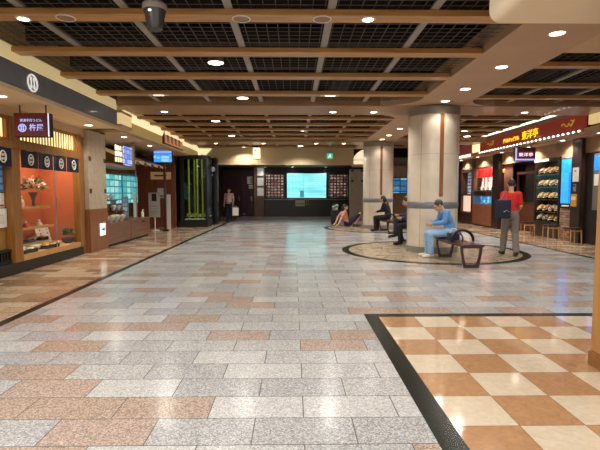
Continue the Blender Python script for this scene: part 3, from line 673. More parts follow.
TEAL = cells('teal_print', [(0, '#2f8f9c'), (.4, '#58b4bd'), (.6, '#8fd2d4'), (.8, '#bfe4e2'), (1, '#3f7f90')], .34, .2, '#2c7c8a', .02, .75, 'YZ')
t = thing('menu_screen', 'teal lit menu screen, left of the two above the second display counter', 'screen', (-5.5, 13.3, 1.05)); box(-5.52, -5.5, 12.9, 14.5, 1.08, 1.96).build('picture', TEAL, t); box(-5.56, -5.52, 12.86, 14.54, 1.04, 2.0).build('frame', CHAR, t); MB().cone((-5.54, 13.7, .623), (-5.54, 13.7, 1.04), .03).build('leg', CHAR, t)
t = thing('menu_screen', 'teal lit menu screen, right of the two above the second display counter', 'screen', (-5.5, 15.2, 1.05)); box(-5.52, -5.5, 14.62, 16.0, 1.08, 1.96).build('picture', TEAL, t); box(-5.56, -5.52, 14.58, 16.04, 1.04, 2.0).build('frame', CHAR, t); MB().cone((-5.54, 15.2, 0), (-5.54, 15.2, 1.04), .03).build('leg', CHAR, t)
t = thing('glass_partition', 'grey tinted glass partition standing at the end of the display counter', 'partition', (-5.2, 13.96, .62)); box(-5.3, -5.1, 13.95, 13.97, .65, 1.3).build('pane', cells('counter_print', [(0, '#3f6f7a'), (.5, '#8a9aa0'), (.8, '#b8ccd0'), (1, '#4a5a60')], .16, .14, '#5a686c', .01, .25, 'XZ'), t); box(-5.32, -5.08, 13.93, 13.99, .623, .65).build('foot', STEEL, t)
t = thing('white_post', 'slim white upright panel standing on the end of the display counter', 'panel', (-5.03, 14.3, .62)); box(-5.07, -4.98, 14.3, 14.33, .64, 1.42).build('board', WHITE, t); box(-5.1, -4.95, 14.25, 14.38, .623, .64).build('foot', GREYM, t)
t = thing('spray_bottle', 'white sanitizer bottle on the right end of the display counter', 'bottle', (-4.95, 14.85, .62)); MB().lathe((-4.95, 14.8, .624), [(.045, 0), (.045, .15), (.02, .19), (.02, .22)], 16).build('bottle', WHITE, t, 0, True); MB().box(-4.96, -4.9, 14.79, 14.81, .84, .87).build('pump', WHITE, t)
# upper frame with small screens
t = thing('overhead_frame', 'grey overhead frame holding two lit panels above the display counter', 'frame', (-4.9, 12.6, 2.2))
MB().box(-5.3, -4.78, 11.52, 13.75, 2.1, 2.18).box(-4.88, -4.78, 11.52, 11.6, 2.18, 2.92).box(-4.88, -4.78, 13.68, 13.75, 2.18, 2.92).build('beam', mat('taupe_metal', '#7c6a55', .5, var=.05), t)
box(-4.84, -4.82, 12.35, 12.85, 2.25, 2.72).build('cream_panel', cells('cream_print', [(0, '#e8d2a4'), (.7, '#f2e4c4'), (1, '#8a5a34')], .16, .16, '#5a4030', .02, .8, 'YZ'), t)
box(-4.84, -4.82, 12.95, 13.6, 2.2, 2.74).build('blue_panel', cells('blue_print', [(0, '#3556c8'), (.5, '#6d8ee0'), (1, '#c8d4f2')], .2, .14, '#2c48a8', .01, .9, 'YZ'), t)
for k in range(5):
    t = thing('canopy_rafter', ['first', 'second', 'third', 'fourth', 'fifth'][k] + ' slanted wooden rafter of the inner awning, counted from the overhead frame', 'rafter', (-5.4, 14.6+k*.75, 2.4), 'slanted awning rafters')
    y = 14.4+k*.75
    MB().prism([(-6.1, y, 2.9), (-4.95, y, 2.38), (-4.95, y, 2.31), (-6.1, y, 2.8)], (0, .12, 0)).build('bar', mat('rafter_tan_glow', '#d2ae7c', .5, var=.06, emit=.3, ecol='#d8b688'), t); box(-4.97, -4.93, y-.02, y+.12, 2.3, 2.4).build('end_cap', W_RED, t)  # rafters glow to look lit from below
struct('wall_awning', MB().prism([(-6.1, 14.2, 2.93), (-4.9, 14.2, 2.42), (-4.9, 14.2, 2.44), (-6.1, 14.2, 2.96)], (0, 3.8, 0)), mat('awning_board', '#4a3220', .6, var=.05))
# blue tv on its post, notice stand
t = thing('wooden_post', 'slim dark wooden post under the blue screen', 'post', (-4.75, 16.7, 0)); box(-4.785, -4.705, 16.66, 16.75, .06, 2.9).build('shaft', W_DARK, t, .005); box(-4.84, -4.65, 16.61, 16.8, 0, .06).build('foot', BLACK, t)
t = thing('tv_screen', 'blue lit information screen hung high before the cream fascia', 'screen', (-4.72, 16.5, 2.5))
box(-5.08, -4.4, 16.5, 16.58, 2.5, 2.93).build('casing', BLACK, t, .005)
box(-5.06, -4.42, 16.494, 16.5, 2.52, 2.8).build('picture', cells('tv_print', [(0, '#2a7fe0'), (.55, '#3d94ee'), (.7, '#8fc2f6'), (1, '#2a5fae')], .3, .11, '#2f86e6', .01, 1.3, 'XZ'), t)
box(-5.06, -4.42, 16.494, 16.5, 2.83, 2.92).build('top_strip', mat('strip_blue', '#7c9cff', .4, emit=1.1, ecol='#7c9cff', var=0), t)
t = thing('notice_stand', 'white notice stand with a black pictogram before the red brown wall', 'notice stand', (-5.1, 16.9, 0))
box(-5.42, -5.0, 16.9, 16.92, .5, 1.42).build('sheet', mat('paper_dim', '#a9a49a', .7, var=.06), t); box(-5.3, -5.12, 16.894, 16.9, 1.1, 1.38).build('black_mark', BLACK, t); MB().box(-5.36, -5.06, 16.895, 16.9, .7, .72).box(-5.36, -5.06, 16.895, 16.9, .8, .82).box(-5.36, -5.06, 16.895, 16.9, .9, .93).build('text_lines', GREYM, t)
MB().cone((-5.2, 16.91, .02), (-5.2, 16.91, .5), .02).build('pole', WHITE, t); MB().lathe((-5.2, 16.91, 0), [(.16, 0), (.16, .02), (.03, .035)], 20).build('foot', WHITE, t)
t = thing('notice_sign', 'small white sheet above the notice stand on the red brown wall', 'sign', (-5.4, 18.2, 1.5)); box(-5.5, -5.15, 18.27, 18.29, 1.2, 1.6).build('sheet', PAPER, t); box(-5.48, -5.17, 18.262, 18.27, 1.24, 1.32).build('print', GREYM, t)
struct('wall_partition', box(-6.6, -4.78, 18.3, 18.4, 0, 2.92), wood('partition_red', '#6e3c26', '#8a5034', .4, 'Z'), 'red brown wood wall behind the notice stand')
t = thing('name_sign', 'pale wooden name plaque on the red brown wall', 'plaque', (-5.4, 18.2, 1.95)); box(-5.75, -4.95, 18.26, 18.3, 1.95, 2.25).build('plate', mat('plaque_tan_glow', '#c9a374', .5, var=.08, emit=.18, ecol='#c9a374'), t); box(-5.6, -5.1, 18.25, 18.26, 2.07, 2.13).build('mark', W_RED, t)  # light on the plaque is put in as a slight glow
t = thing('white_screen', 'white folding screen leaning by the dark wooden post', 'screen', (-4.6, 17.6, 0)); box(-4.98, -4.8, 17.6, 17.63, .0, 1.35).build('panel', PAPER, t); box(-5.0, -4.98, 17.59, 17.64, 0, 1.37).build('edge', W_LIGHT, t)
# bamboo showcase
t = thing('bamboo_case', 'tall black glass showcase of green bamboo poles', 'showcase', (-4.1, 19.5, 0))
X0, X1, Y0, Y1 = -4.74, -3.55, 18.6, 19.7
MB().box(X0, X1, Y0, Y1, .0, .3).box(X0, X1, Y0, Y1, 2.8, 2.95).box(X0, X0+.22, Y0, Y0+.1, .3, 2.8).box(X1-.08, X1, Y0, Y0+.08, .3, 2.8).box(X0, X0+.08, Y0, Y1, .3, 2.8).build('black_frame', BLACK, t, .004)
box(X0, X1, Y1-.06, Y1, .3, 2.8).build('back_panel', mat('case_back', '#030504', .5, var=.3, scale=3), t)
box(X0+.22, X1-.08, Y0+.02, Y0+.028, .3, 2.8).build('front_glass', GLASS, t)
box(X1-.05, X1, Y0+.08, Y1, .3, 2.8).build('side_panel', mat('side_black', '#101014', .25, var=.1), t)
BAMB = mat('bamboo_green_glow', '#7f8f30', .4, var=.2, scale=5, emit=.16, ecol='#7f8f2a');  # poles glow a little to look lit inside the case
for k, (x, y) in enumerate(((-4.36, 18.85), (-4.2, 19.2), (-4.02, 18.9), (-3.8, 18.85), (-3.68, 19.2))):
    mb = MB(); z = .3; r = .035
    prof = []
    while z < 2.75:
        prof += [(r, z), (r, z+.27), (r*1.18, z+.285), (r*1.18, z+.295)]; z += .3
    mb.lathe((x, y, 0), prof, 12)
    o = mb.build('bamboo_pole', BAMB, t, 0, True)
    mb = MB()
    MB_ = leaves((x, y, .42), .06, 24, .13, mat('bamboo_leaf_glow', '#8a9a3a', .5, var=.2, emit=.1, ecol='#8a9a3a'), o, 'leaf_tuft')  # leaves share the added glow
mb = MB()
for k in range(40): mb.ell((random.uniform(X0+.25, X1-.12), Y0+random.uniform(.05, .3), .32), .03, .03, .025, None, 8, 5)
mb.build('pebbles', WHITE, t)['kind'] = 'stuff'
t = thing('black_pillar', 'black square pillar with a round clock, right behind the bamboo showcase', 'pillar', (-3.66, 20.2, 0)); t['kind'] = 'thing'
box(-3.96, -3.38, 20.0, 20.4, .08, 2.95).build('shaft', mat('side_black', '#101014'), t, .006); box(-3.97, -3.37, 19.99, 20.41, 0, .08).build('foot', CHAR, t)
t = thing('wall_clock', 'round pale clock on the black pillar behind the bamboo showcase', 'clock', (-3.58, 19.98, 2.4))
def disc_y(x, y, z, r, d): return MB().cone((x, y, z), (x, y-d, z), r, r, 32)
disc_y(-3.58, 19.998, 2.45, .115, .02).build('dial', mat('dial', '#9a9a98', .4, emit=.3, ecol='#b0b0ae', var=0), t)
MB().box(-3.585, -3.575, 19.972, 19.976, 2.45, 2.53).box(-3.58, -3.52, 19.972, 19.976, 2.445, 2.455).build('hands', BLACK, t)
MB().tube([(-3.58+math.cos(2*PI*k/32)*.115, 19.98, 2.45+math.sin(2*PI*k/32)*.115) for k in range(32)], .012, 6, True).build('bezel', STEEL, t)
t = thing('small_sign', 'small pale round badge below the clock on the black pillar', 'sign', (-3.58, 19.98, 2.2)); disc_y(-3.6, 19.998, 2.2, .04, .012).build('badge', PAPER, t); disc_y(-3.6, 19.986, 2.2, .02, .004).build('badge_mark', BLACK, t)
ld = bpy.data.lights.new('lamp', 'AREA'); ld.energy = 2.5; ld.size = .3; ld.size_y = 1; ld.shape = 'RECTANGLE'; ld.color = (.9, 1, .7)
o = bpy.data.objects.new('lamp', ld); C.objects.link(o); o.location = (-4.0, 18.9, 2.78)
struct('wall_side_far', box(-4.72, -4.3, 21.05, 27.4, 0, 2.95), mat('far_brown', '#3a2019', .5, var=.1))

# ------------------------------------------------------------------ far wall
FY = 27.4
MAROON = wood('maroon_panel', '#45202a', '#532a33', .4, 'Z')
def door(n, x0, x1, label, hx):
    o = box(x0+.01, x1-.01, FY, FY+.08, .02, 2.75).build(f'door_{n}', MAROON); props(o, label, None, None, 'structure')
    for a, b_, c_, d in ((x0+.1, x1-.1, 1.55, 2.5), (x0+.1, x1-.1, .25, 1.4)):
        MB().box(a, b_, FY-.006, FY, c_, c_+.02).box(a, b_, FY-.006, FY, d-.02, d).box(a, a+.02, FY-.006, FY, c_, d).box(b_-.02, b_, FY-.006, FY, c_, d).build('panel_moulding', mat('mould', '#6a3a42', .4, var=.05), o)
    MB().box(hx-.03, hx+.03, FY-.02, FY, .95, 1.2).box(hx-.09, hx+.03, FY-.06, FY-.04, 1.1, 1.13).box(hx, hx+.02, FY-.045, FY, 1.1, 1.13).build('door_handle', STEEL, o)
    MB().box(x0+.12, x0+.25, FY-.012, FY, .1, .18).build('kick_stop', STEEL, o)
door(1, -4.3, -3.2, 'maroon door of the left pair at the far end', -3.3)
door(2, -3.2, -2.45, 'maroon door of the right of the pair at the far end', -2.55)
t = thing('notice_sign', 'white notice on the maroon doors, upper one', 'sign', (-2.7, FY, 2.0)); box(-2.82, -2.5, FY-.012, FY, 1.95, 2.4).build('sheet', PAPER, t); box(-2.62, -2.52, FY-.016, FY-.012, 2.0, 2.35).build('print', GREYM, t)
t = thing('notice_sign', 'white notice on the maroon doors, lower one', 'sign', (-2.6, FY, 1.7)); box(-2.72, -2.48, FY-.012, FY, 1.68, 1.9).build('sheet', PAPER, t); box(-2.68, -2.52, FY-.016, FY-.012, 1.75, 1.8).build('print', GREYM, t)
struct('trim_30', box(-2.4, -1.78, FY-.1, FY+.05, 0, 1.15), W_PANEL, 'brown wood pier under the stacked white frames')
struct('trim_31', box(-2.4, -1.78, FY-.08, FY+.05, 1.15, 2.95), mat('pier_beige', '#a58b66', .5, var=.05), 'beige upper pier')
for k, w in enumerate(('lowest', 'middle', 'topmost')):
    t = thing('lit_frame', f'white lit picture frame on the pier, {w} of the three', 'light panel', (-2.0, FY, 1.2), 'stacked white lit frames'); z = 1.22+k*.6
    box(-2.22, -1.8, FY-.12, FY-.08, z, z+.52).build('frame', STEEL, t); box(-2.19, -1.83, FY-.126, FY-.12, z+.03, z+.49).build('sheet', cells('frame_print', [(0, '#b8b0a8'), (.6, '#d8d4cc'), (1, '#e8e4dc')], .1, .12, '#c8c2ba', .02, .35, 'XZ'), t)
MENU = cells('menu_photos', [(0, '#2a1a14'), (.3, '#6a3a2a'), (.5, '#b8a090'), (.62, '#8a4a3a'), (.8, '#d8ccc0'), (1, '#4a4040')], .2, .17, '#171214', .035, .5, 'XZ')
for x0, x1, w in ((-1.66, -.58, 'left of the big teal screen'), (2.14, 3.26, 'right of the big teal screen')):
    t = thing('menu_board', f'dark menu board of small food photos {w}', 'menu board', ((x0+x1)/2, FY, 1.1))
    box(x0-.04, x1+.04, FY-.04, FY, 1.08, 2.62).build('frame', CHAR, t); box(x0, x1, FY-.05, FY-.04, 1.14, 2.5).build('photos', MENU, t)
# teal screen
m, nt, b = new_mat('teal_screen'); L = nt.links
tc = nt.nodes.new('ShaderNodeTexCoord'); mp = nt.nodes.new('ShaderNodeMapping'); mp.inputs['Scale'].default_value = (.5, 1, 6); L.new(tc.outputs['Object'], mp.inputs[0])
n = nt.nodes.new('ShaderNodeTexNoise'); n.inputs['Scale'].default_value = 1.6; n.inputs['Detail'].default_value = 3; L.new(mp.outputs[0], n.inputs['Vector'])
r = ramp(nt, [(.3, '#5cc6d0'), (.5, '#80dde2'), (.7, '#a2ecee')]); L.new(n.outputs['Fac'], r.inputs['Fac']); L.new(r.outputs['Color'], b.inputs['Emission Color']); L.new(r.outputs['Color'], b.inputs['Base Color']); b.inputs['Emission Strength'].default_value = 1.15
t = thing('big_screen', 'large bright teal map screen on the dark far wall', 'screen', (.78, FY, 1.1))
box(-.46, 2.02, FY-.1, FY, 1.05, 2.64).build('frame', mat('screen_frame', '#3a4a4c', .35, var=.05), t, .01); box(-.4, 1.96, FY-.11, FY-.1, 1.12, 2.58).build('picture', m, t)
mb = MB()
for k in range(9): mb.box(.9, 1.85, FY-.114, FY-.11, 1.3+k*.13, 1.312+k*.13)
for k in range(5): mb.box(-.3+k*.22, -.28+k*.22, FY-.114, FY-.11, 1.5, 2.45)
mb.box(.38, .62, FY-.116, FY-.11, 1.16, 1.56).build('map_lines', mat('map_ink', '#4a9aa6', .5, emit=.6, ecol='#4fa6b2', var=0), t)
t = thing('reception_counter', 'long dark counter below the teal screen', 'counter', (.8, 27.0, 0)); box(-1.74, 3.4, 27.0, 27.34, 0, 1.0).build('front', CHAR, t, .01); box(-1.76, 3.42, 26.95, 27.36, 1.0, 1.05).build('top', mat('steel_edge', '#7a7876', .3, .6, var=.05), t)
t = thing('notice_sign', 'white notice on the dark counter under the teal screen', 'sign', (.35, 26.99, .7)); box(.1, .66, 26.985, 26.998, .62, .98).build('sheet', PAPER, t); box(.15, .6, 26.98, 26.985, .75, .8).build('print', GREYM, t)
t = thing('yellow_tag', 'yellow tag beside the white notice on the dark counter', 'sign', (.8, 26.99, .7)); box(.72, .9, 26.985, 26.998, .68, .96).build('sheet', mat('yellow_tag', '#d6c22a', .6, var=.05), t); box(.76, .86, 26.98, 26.985, .78, .88).build('mark', BLACK, t)
struct('trim_33', box(-1.7, 3.4, FY-.03, FY+.02, 2.68, 2.95), mat('sign_band', '#1a1418', .4, var=.1), 'dark band above the menu boards')
for x, w in ((-1.7, 'left of the menu boards'), (-.05, 'above the left end of the teal screen'), (1.9, 'above the right end of the teal screen')):
    downlight(x, 26.9, 2.95, f'small ceiling lamp at the far wall {w}', 'small lamps at the far wall', .07, 30)
# stone front and arch right of the far wall
t = thing('shop_facade', 'beige stone shop front with brown blocks left of the far column', 'shop front', (3.6, 25, 0)); t['kind'] = 'thing'
MB().box(3.02, 3.25, 24.2, 24.6, 0, 2.68).box(3.25, 4.6, 24.3, 24.6, 0, 2.68).build('stone_wall', STONE, t)
for x in (3.06, 3.6):
    for z in (2.05, 2.6): box(x, x+.16, 24.17, 24.2, z-.05, z+.05).build('brown_block', W_DARK, t)
t = thing('lit_arch_cove', 'warm white lit arch above the beige stone shop front', 'arch', (3.1, 21, 2.68)); pts = [(3.9, 20.75, 2.72), (2.68, 20.75, 2.72)]  # curved cove panel, no lamp fitting; its light is a glow of the panel
for k in range(11): a = PI-(k/10)*PI/2; pts.append((3.5+math.cos(a)*.8, 20.75, 2.78+math.sin(a)*.66))
pts.append((3.9, 20.75, 3.44))
MB().prism(pts, (0, .08, 0)).build('lit_panel', mat('arch_lit', '#fff2cf', .5, emit=.8, ecol='#ffefc8', var=0), t); box(2.66, 3.9, 20.7, 20.86, 2.6, 2.72).build('sill', PLASTER, t); box(2.7, 3.9, 20.74, 20.75, 2.9, 2.93).build('divider', PLASTER, t)
struct('wall_far_right', box(4.6, 9.2, 25.5, 25.6, 0, 2.95), mat('peach_wall', '#c9a88a', .6, var=.06), 'peach wall seen between the two columns')
t = thing('wall_screen', 'blue lit screen on the peach wall seen between the two columns', 'screen', (5.9, 25.4, 1.2)); box(5.3, 6.6, 25.42, 25.5, 1.35, 2.3).build('frame', CHAR, t); box(5.35, 6.55, 25.4, 25.42, 1.4, 2.25).build('picture', cells('blue_screen', [(0, '#1f4a78'), (.5, '#3a7aa8'), (.8, '#8fc0d8'), (1, '#d8e8f0')], .4, .3, '#16324e', .03, .8, 'XZ'), t)

# ------------------------------------------------------------------ right shops
RX = 8.05
t = thing('fascia_sign', 'long dark red restaurant sign with yellow lettering and a row of bulbs', 'sign', (7.5, 15, 3.0))
RED_SIGN = mat('fascia_red', '#7a3028', .35, var=.12, scale=2, emit=.42, ecol='#8f3626', coat=.3)
box(7.5, 7.6, 11.7, 18.2, 3.0, 3.5).build('board', RED_SIGN, t, .008)
YEL = mat('yellow_letter', '#f2c51e', .4, emit=1.25, ecol='#ffd820', var=0)
MB().text('東洋亭', face_nx(7.49, 14.35, 3.25), .3, .006, sx=1.12).build('shop_lettering', YEL, t)
MB().text('グリルキャピタル', face_nx(7.49, 15.6, 3.23), .17, .006, sx=.85).build('small_lettering', YEL, t)
for y in (12.35, 17.2):
    mb = MB()
    mb.tube([(7.495, y+.3-k*.045, 3.27+.05*math.sin(k*.9)) for k in range(9)], .014, 6).tube([(7.495, y-.12-k*.02, 3.2+.02*k) for k in range(9)], .016, 6).tube([(7.495, y-.12-.1*math.sin(k*.4), 3.3+.06*math.cos(k*.4)) for k in range(12)], .016, 6)
    mb.build('gold_flourish', mat('gold_flourish', '#c59a28', .4, emit=.45, ecol='#c59a28', var=0), t)
BULB = mat('bulb_white', '#ffffff', .4, emit=5, ecol='#fff4e6', var=0)
bm0 = None
for k in range(28):
    y = 11.85+k*(18.15-11.85)/27
    if bm0 is None:
        bm0 = MB().ell((7.485, y, 3.02), .03, .03, .03, None, 10, 6).build('bulb', BULB, t, 0, True)
    else:
        c_ = bm0.copy(); C.objects.link(c_); c_.parent = t; c_.location = bm0.location + Vector((0, y-11.85, 0)); WL[c_.name] = Vector((0, 0, 0))
box(7.47, 7.62, 11.66, 18.24, 2.96, 3.0).build('lower_rail', mat('rail_cream', '#b9a184', .5, var=.05), t)
struct('trim_40', box(7.45, 7.5, 11.9, 18.2, 3.6, 3.65), LIT_WHITE, 'bright cove line above the dark red restaurant sign')
struct('trim_41', box(7.6, 9.2, 9, 21.8, 2.92, 2.96), PLASTER_D, 'underside of the right shop canopy')
struct('wall_canopy', box(7.62, 7.7, 9, 21.8, 2.96, 4.4), mat('canopy_dark', '#4b382a', .6, var=.08))
t = thing('light_box', 'cream lit box past the near end of the dark red sign', 'light', (7.5, 11.1, 3.0)); box(7.5, 7.6, 10.75, 11.5, 3.14, 3.4).build('lit_body', LIT_TAN, t); box(7.47, 7.62, 10.6, 11.62, 2.95, 3.07).build('sill', PLASTER, t)
t = thing('light_box', 'cream lit box past the far end of the dark red sign', 'light', (7.5, 18.6, 3.0)); box(7.5, 7.6, 18.4, 18.95, 3.08, 3.45).build('lit_body', LIT_CREAM, t); box(7.47, 7.62, 18.3, 19.05, 2.95, 3.07).build('sill', PLASTER, t)
t = thing('fascia_sign', 'pinkish fascia sign over the red menu shop, behind the near column', 'sign', (7.5, 20.5, 3.0)); box(7.5, 7.6, 19.1, 21.8, 3.08, 3.5).build('board', mat('fascia_pink', '#a4564a', .4, var=.1, emit=.2, ecol='#a4564a'), t); box(7.48, 7.6, 19.1, 21.8, 2.98, 3.05).build('lit_strip', LIT_WHITE, t)
G6 = 'downlights under the right canopy'
for y, w in ((11.4, 'nearest the wood clad pillar'), (13.0, 'over the blue poster'), (14.9, 'beside the small hanging sign'), (16.8, 'over the dark entrance'), (19.0, 'over the red menu shop'), (20.9, 'over the farthest window')):
    downlight(7.75, y, 2.92, f'right canopy downlight {w}', G6, .07, 110)
MARB = mat('brown_marble', '#9a7a5c', .3, var=.3, scale=3)
struct('wall_right_header', box(RX, RX+.12, 9, 21.8, 2.5, 2.92), MARB, 'brown stone header over the right shops')
BRICK = tiles('brown_brick', [(0, '#9a7862'), (.3, '#ab8870'), (.6, '#86685a'), (.85, '#b8967c')], .22, .075, mortar='#54443a', msize=.006, rough=.6, axis='YZ')
struct('wall_brick', box(RX, RX+.12, 12.83, 13.5, 0, 2.5), BRICK, 'brown brick pier with the blue poster')
DARKP = mat('dark_post', '#1c1310', .35, var=.15)
struct('trim_42', box(RX-.1, RX+.1, 12.42, 12.84, 0, 2.92), wood('post_dark', '#24160f', '#35211a', .35, 'Z'), 'dark post with notices beside the blue poster')
struct('door_3', box(RX+.02, RX+.1, 10.0, 12.42, 0, 2.5), DARKP, 'dark door panel between the post and the wood clad pillar')
struct('trim_43', box(RX-.12, RX+.1, 17.4, 17.95, 0, 2.92), wood('post_dark', '#24160f', '#35211a', .35, 'Z'), 'dark post between entrance and red menu shop')
struct('trim_44', box(RX-.05, RX+.1, 19.95, 20.2, 0, 2.92), wood('post_brown', '#4d3020', '#5e3b28', .35, 'Z'), 'brown post beside the farthest window')
struct('trim_45', box(RX-.05, RX+.1, 21.5, 22.2, 0, 2.92), DARKP)
t = thing('digital_poster', 'tall blue lit digital poster on the brown brick pier', 'poster', (RX, 13.1, 1.0)); box(RX-.07, RX, 12.86, 13.4, .95, 2.42).build('casing', BLACK, t, .006)
box(RX-.078, RX-.07, 12.9, 13.36, 1.1, 2.39).build('picture', cells('poster_blue_lit', [(0, '#0f6fd8'), (.5, '#1d86ee'), (.75, '#3a9af4'), (1, '#0b55b0')], .5, .4, '#1b80e6', .0, 1.1, 'YZ'), t)
box(RX-.076, RX-.07, 12.95, 13.3, 1.01, 1.05).build('caption', mat('caption_white', '#c8d0d8', .5, emit=.4, ecol='#c8d0d8', var=0), t)
t = thing('notice_sign', 'white notice on the dark post beside the blue poster', 'sign', (RX-.1, 12.65, 1.7)); box(RX-.115, RX-.1, 12.5, 12.76, 1.72, 2.12).build('sheet', PAPER, t); box(RX-.12, RX-.115, 12.6, 12.68, 2.0, 2.05).build('print', GREYM, t)
t = thing('notice_sign', 'yellow notice low on the dark post beside the blue poster', 'sign', (RX-.1, 12.7, 1.1)); box(RX-.115, RX-.1, 12.55, 12.8, 1.02, 1.38).build('sheet', mat('yellow_notice', '#c79a1e', .6, var=.15, scale=20), t); box(RX-.12, RX-.115, 12.58, 12.77, 1.2, 1.3).build('print', PAPER, t)
t = thing('wall_mounted_intercom', 'small grey intercom between the white and yellow notices', 'intercom', (RX-.1, 12.65, 1.45)); box(RX-.13, RX-.1, 12.6, 12.7, 1.45, 1.66).build('body', GREYM, t, .005); box(RX-.135, RX-.13, 12.62, 12.68, 1.58, 1.63).build('screen', BLACK, t)
t = thing('side_panel_screen', 'grey panel with a small blue screen at the edge of the dark door', 'screen', (RX, 11.8, 1)); box(RX-.03, RX, 11.62, 12.0, .95, 2.45).build('backing', mat('panel_grey', '#6a6662', .5, var=.06), t); box(RX-.036, RX-.03, 11.66, 11.97, 2.0, 2.4).build('blue_picture', mat('small_blue', '#1d74d6', .4, emit=1, ecol='#1d78e0', var=0), t); box(RX-.036, RX-.03, 11.68, 11.95, 1.6, 1.9).build('sheet', PAPER, t)
# small hanging tag sign
t = thing('hanging_sign', 'small maroon hanging sign with a pale blue glowing frame under the right canopy', 'sign', (7.3, 14.2, 2.42))
box(6.98, 7.62, 14.2, 14.3, 2.42, 2.84).build('casing', mat('tag_case', '#4a1f18', .4, var=.05), t, .005); box(7.05, 7.57, 14.19, 14.2, 2.5, 2.74).build('maroon_face', mat('tag_maroon', '#5a1c2a', .4, emit=.3, ecol='#5a1c2a', var=0), t)
MB().box(6.98, 7.03, 14.188, 14.2, 2.44, 2.82).box(6.98, 7.6, 14.188, 14.2, 2.43, 2.48).build('glow_frame', mat('frame_glow', '#b8b6f0', .4, emit=.9, ecol='#b4b4f4', var=0), t)
MB().text('東洋亭', face_cam(7.31, 14.185, 2.6), .13, .002, sx=1.2).build('shop_lettering', mat('letter_pink', '#ffd6e4', .4, emit=1.6, ecol='#ffd0e0', var=0), t)
for x in (7.1, 7.5): MB().cone((x, 14.25, 2.84), (x, 14.25, 2.93), .012).build('hanger_rod', BLACK, t)
# sample cabinet
t = thing('sample_cabinet', 'dark glass cabinet of food samples beside the dark restaurant entrance', 'cabinet', (8.3, 14.3, 0))
CB0, CB1 = 13.55, 15.0
MB().box(8.5, 8.55, CB0, CB1, 0, 2.5).box(RX, 8.5, CB0, CB0+.05, 0, 2.5).box(RX, 8.5, CB1-.05, CB1, 0, 2.5).box(RX, 8.5, CB0+.05, CB1-.05, 2.42, 2.5).box(RX, 8.5, CB0+.05, CB1-.05, 0, .5).build('carcass', wood('case_dark', '#2c1c12', '#41291b', .35, 'Y'), t, .004)
for z in (.8, 1.2, 1.6, 2.0): box(RX+.04, 8.48, CB0+.05, CB1-.05, z-.02, z).build('shelf', mat('shelf_brown', '#6a4c30', .35, var=.1), t)
box(RX+.01, RX+.018, CB0+.05, CB1-.05, .5, 2.42).build('glass_front', GLASS, t); box(RX-.02, RX, 14.2, 15.0, 2.42, 2.48).build('lamp_strip', LIT_WHITE, t)
box(RX+.003, RX+.008, 13.65, 14.0, .1, .4).build('silver_label', STEEL, t)
MB().box(RX-.015, RX, CB0, CB0+.06, 0, 2.5).build('black_edge', BLACK, t)
ld = bpy.data.lights.new('lamp', 'AREA'); ld.energy = 2.6; ld.size = .3; ld.size_y = 1.3; ld.shape = 'RECTANGLE'; ld.color = (1, .85, .62)
o = bpy.data.objects.new('lamp', ld); C.objects.link(o); o.location = (RX+.12, 14.3, 2.4)
for z in (1.98, 1.58, 1.18):
    ld2 = ld.copy(); ld2.energy = .8; ld2.size = .12; o = bpy.data.objects.new('lamp', ld2); C.objects.link(o); o.location = (RX+.12, 14.3, z-.02)
gd = 'food samples in the dark cabinet'
pl0 = None
for zi, z in enumerate((.5, .8, 1.2, 1.6, 2.0)):
    for k in range(4):
        y = 13.8+k*.33
        lab = 'food plate on the ' + ['bottom', 'second', 'third', 'fourth', 'top'][zi] + ' shelf of the sample cabinet, ' + ['nearest the blue poster', 'second from the blue poster', 'third from the blue poster', 'nearest the entrance'][k]
        if pl0 is None:
            t = pl0 = thing('sample_plate', lab, 'food sample', (8.2, y, z), gd)
            Rt = Matrix.Rotation(math.radians(38), 3, 'Y')
            mb = MB(); mb.lathe((0, 0, 0), [(.06, 0), (.12, .012), (.14, .03), (.135, .033), (.11, .02)], 24); mb.bm.transform(Matrix.Translation((8.2, y, z+.112)) @ Matrix.Rotation(math.radians(-38), 4, 'Y')); mb.build('plate', BOWLW, t, 0, True)
            MB().ell((8.2-.018, y, z+.147), .125, .105, .06, Matrix.Rotation(math.radians(-38), 3, 'Y')).build('heap', heap_mat('omelette', [(0, '#c98a2e'), (.5, '#a8642a'), (.75, '#6a3a20'), (.9, '#d2c49c')]), t, 0, True)
            box(8.19, 8.27, y-.04, y+.04, z+.002, z+.06).build('prop', BLACK, t)
        else: dup(pl0, (8.2, y, z), 0, lab, None, {'heap': random.choice(HEAPS)} if random.random() < .5 else None)
# dark entrance
struct('wall_entrance', box(9.0, 9.1, 15.0, 17.4, 0, 2.5), mat('entrance_dark', '#1a100b', .7, var=.1))
struct('ceiling_entrance', box(RX+.1, 9.1, 9, 22, 2.5, 2.54), DARKP)
t = thing('lattice_screen', 'dark wood screen inside the restaurant entrance', 'screen', (8.6, 16.2, 0)); MB().box(8.6, 8.66, 15.2, 15.28, 0, 2.2).box(8.6, 8.66, 17.2, 17.28, 0, 2.2).box(8.6, 8.66, 15.28, 17.2, 2.1, 2.2).box(8.6, 8.66, 15.28, 17.2, 1.0, 1.06).build('frame', W_DARK, t); box(8.62, 8.64, 15.28, 17.2, .03, 1.0).build('lower_panel', W_RED, t)
t = thing('wall_lamp', 'small amber wall lamp above the dark entrance', 'lamp', (8.1, 17.1, 2.2)); MB().lathe((8.04-.05, 17.1, 2.18), [(.04, 0), (.06, .1), (.03, .14)], 16).build('shade', mat('amber', '#c89040', .4, emit=.8, ecol='#c89040', var=0), t, 0, True); box(7.99, 8.0, 17.39, 17.4, 2.2, 2.3); box(8.0, 8.06, 17.09, 17.11, 2.3, 2.33).build('arm', BLACK, t)
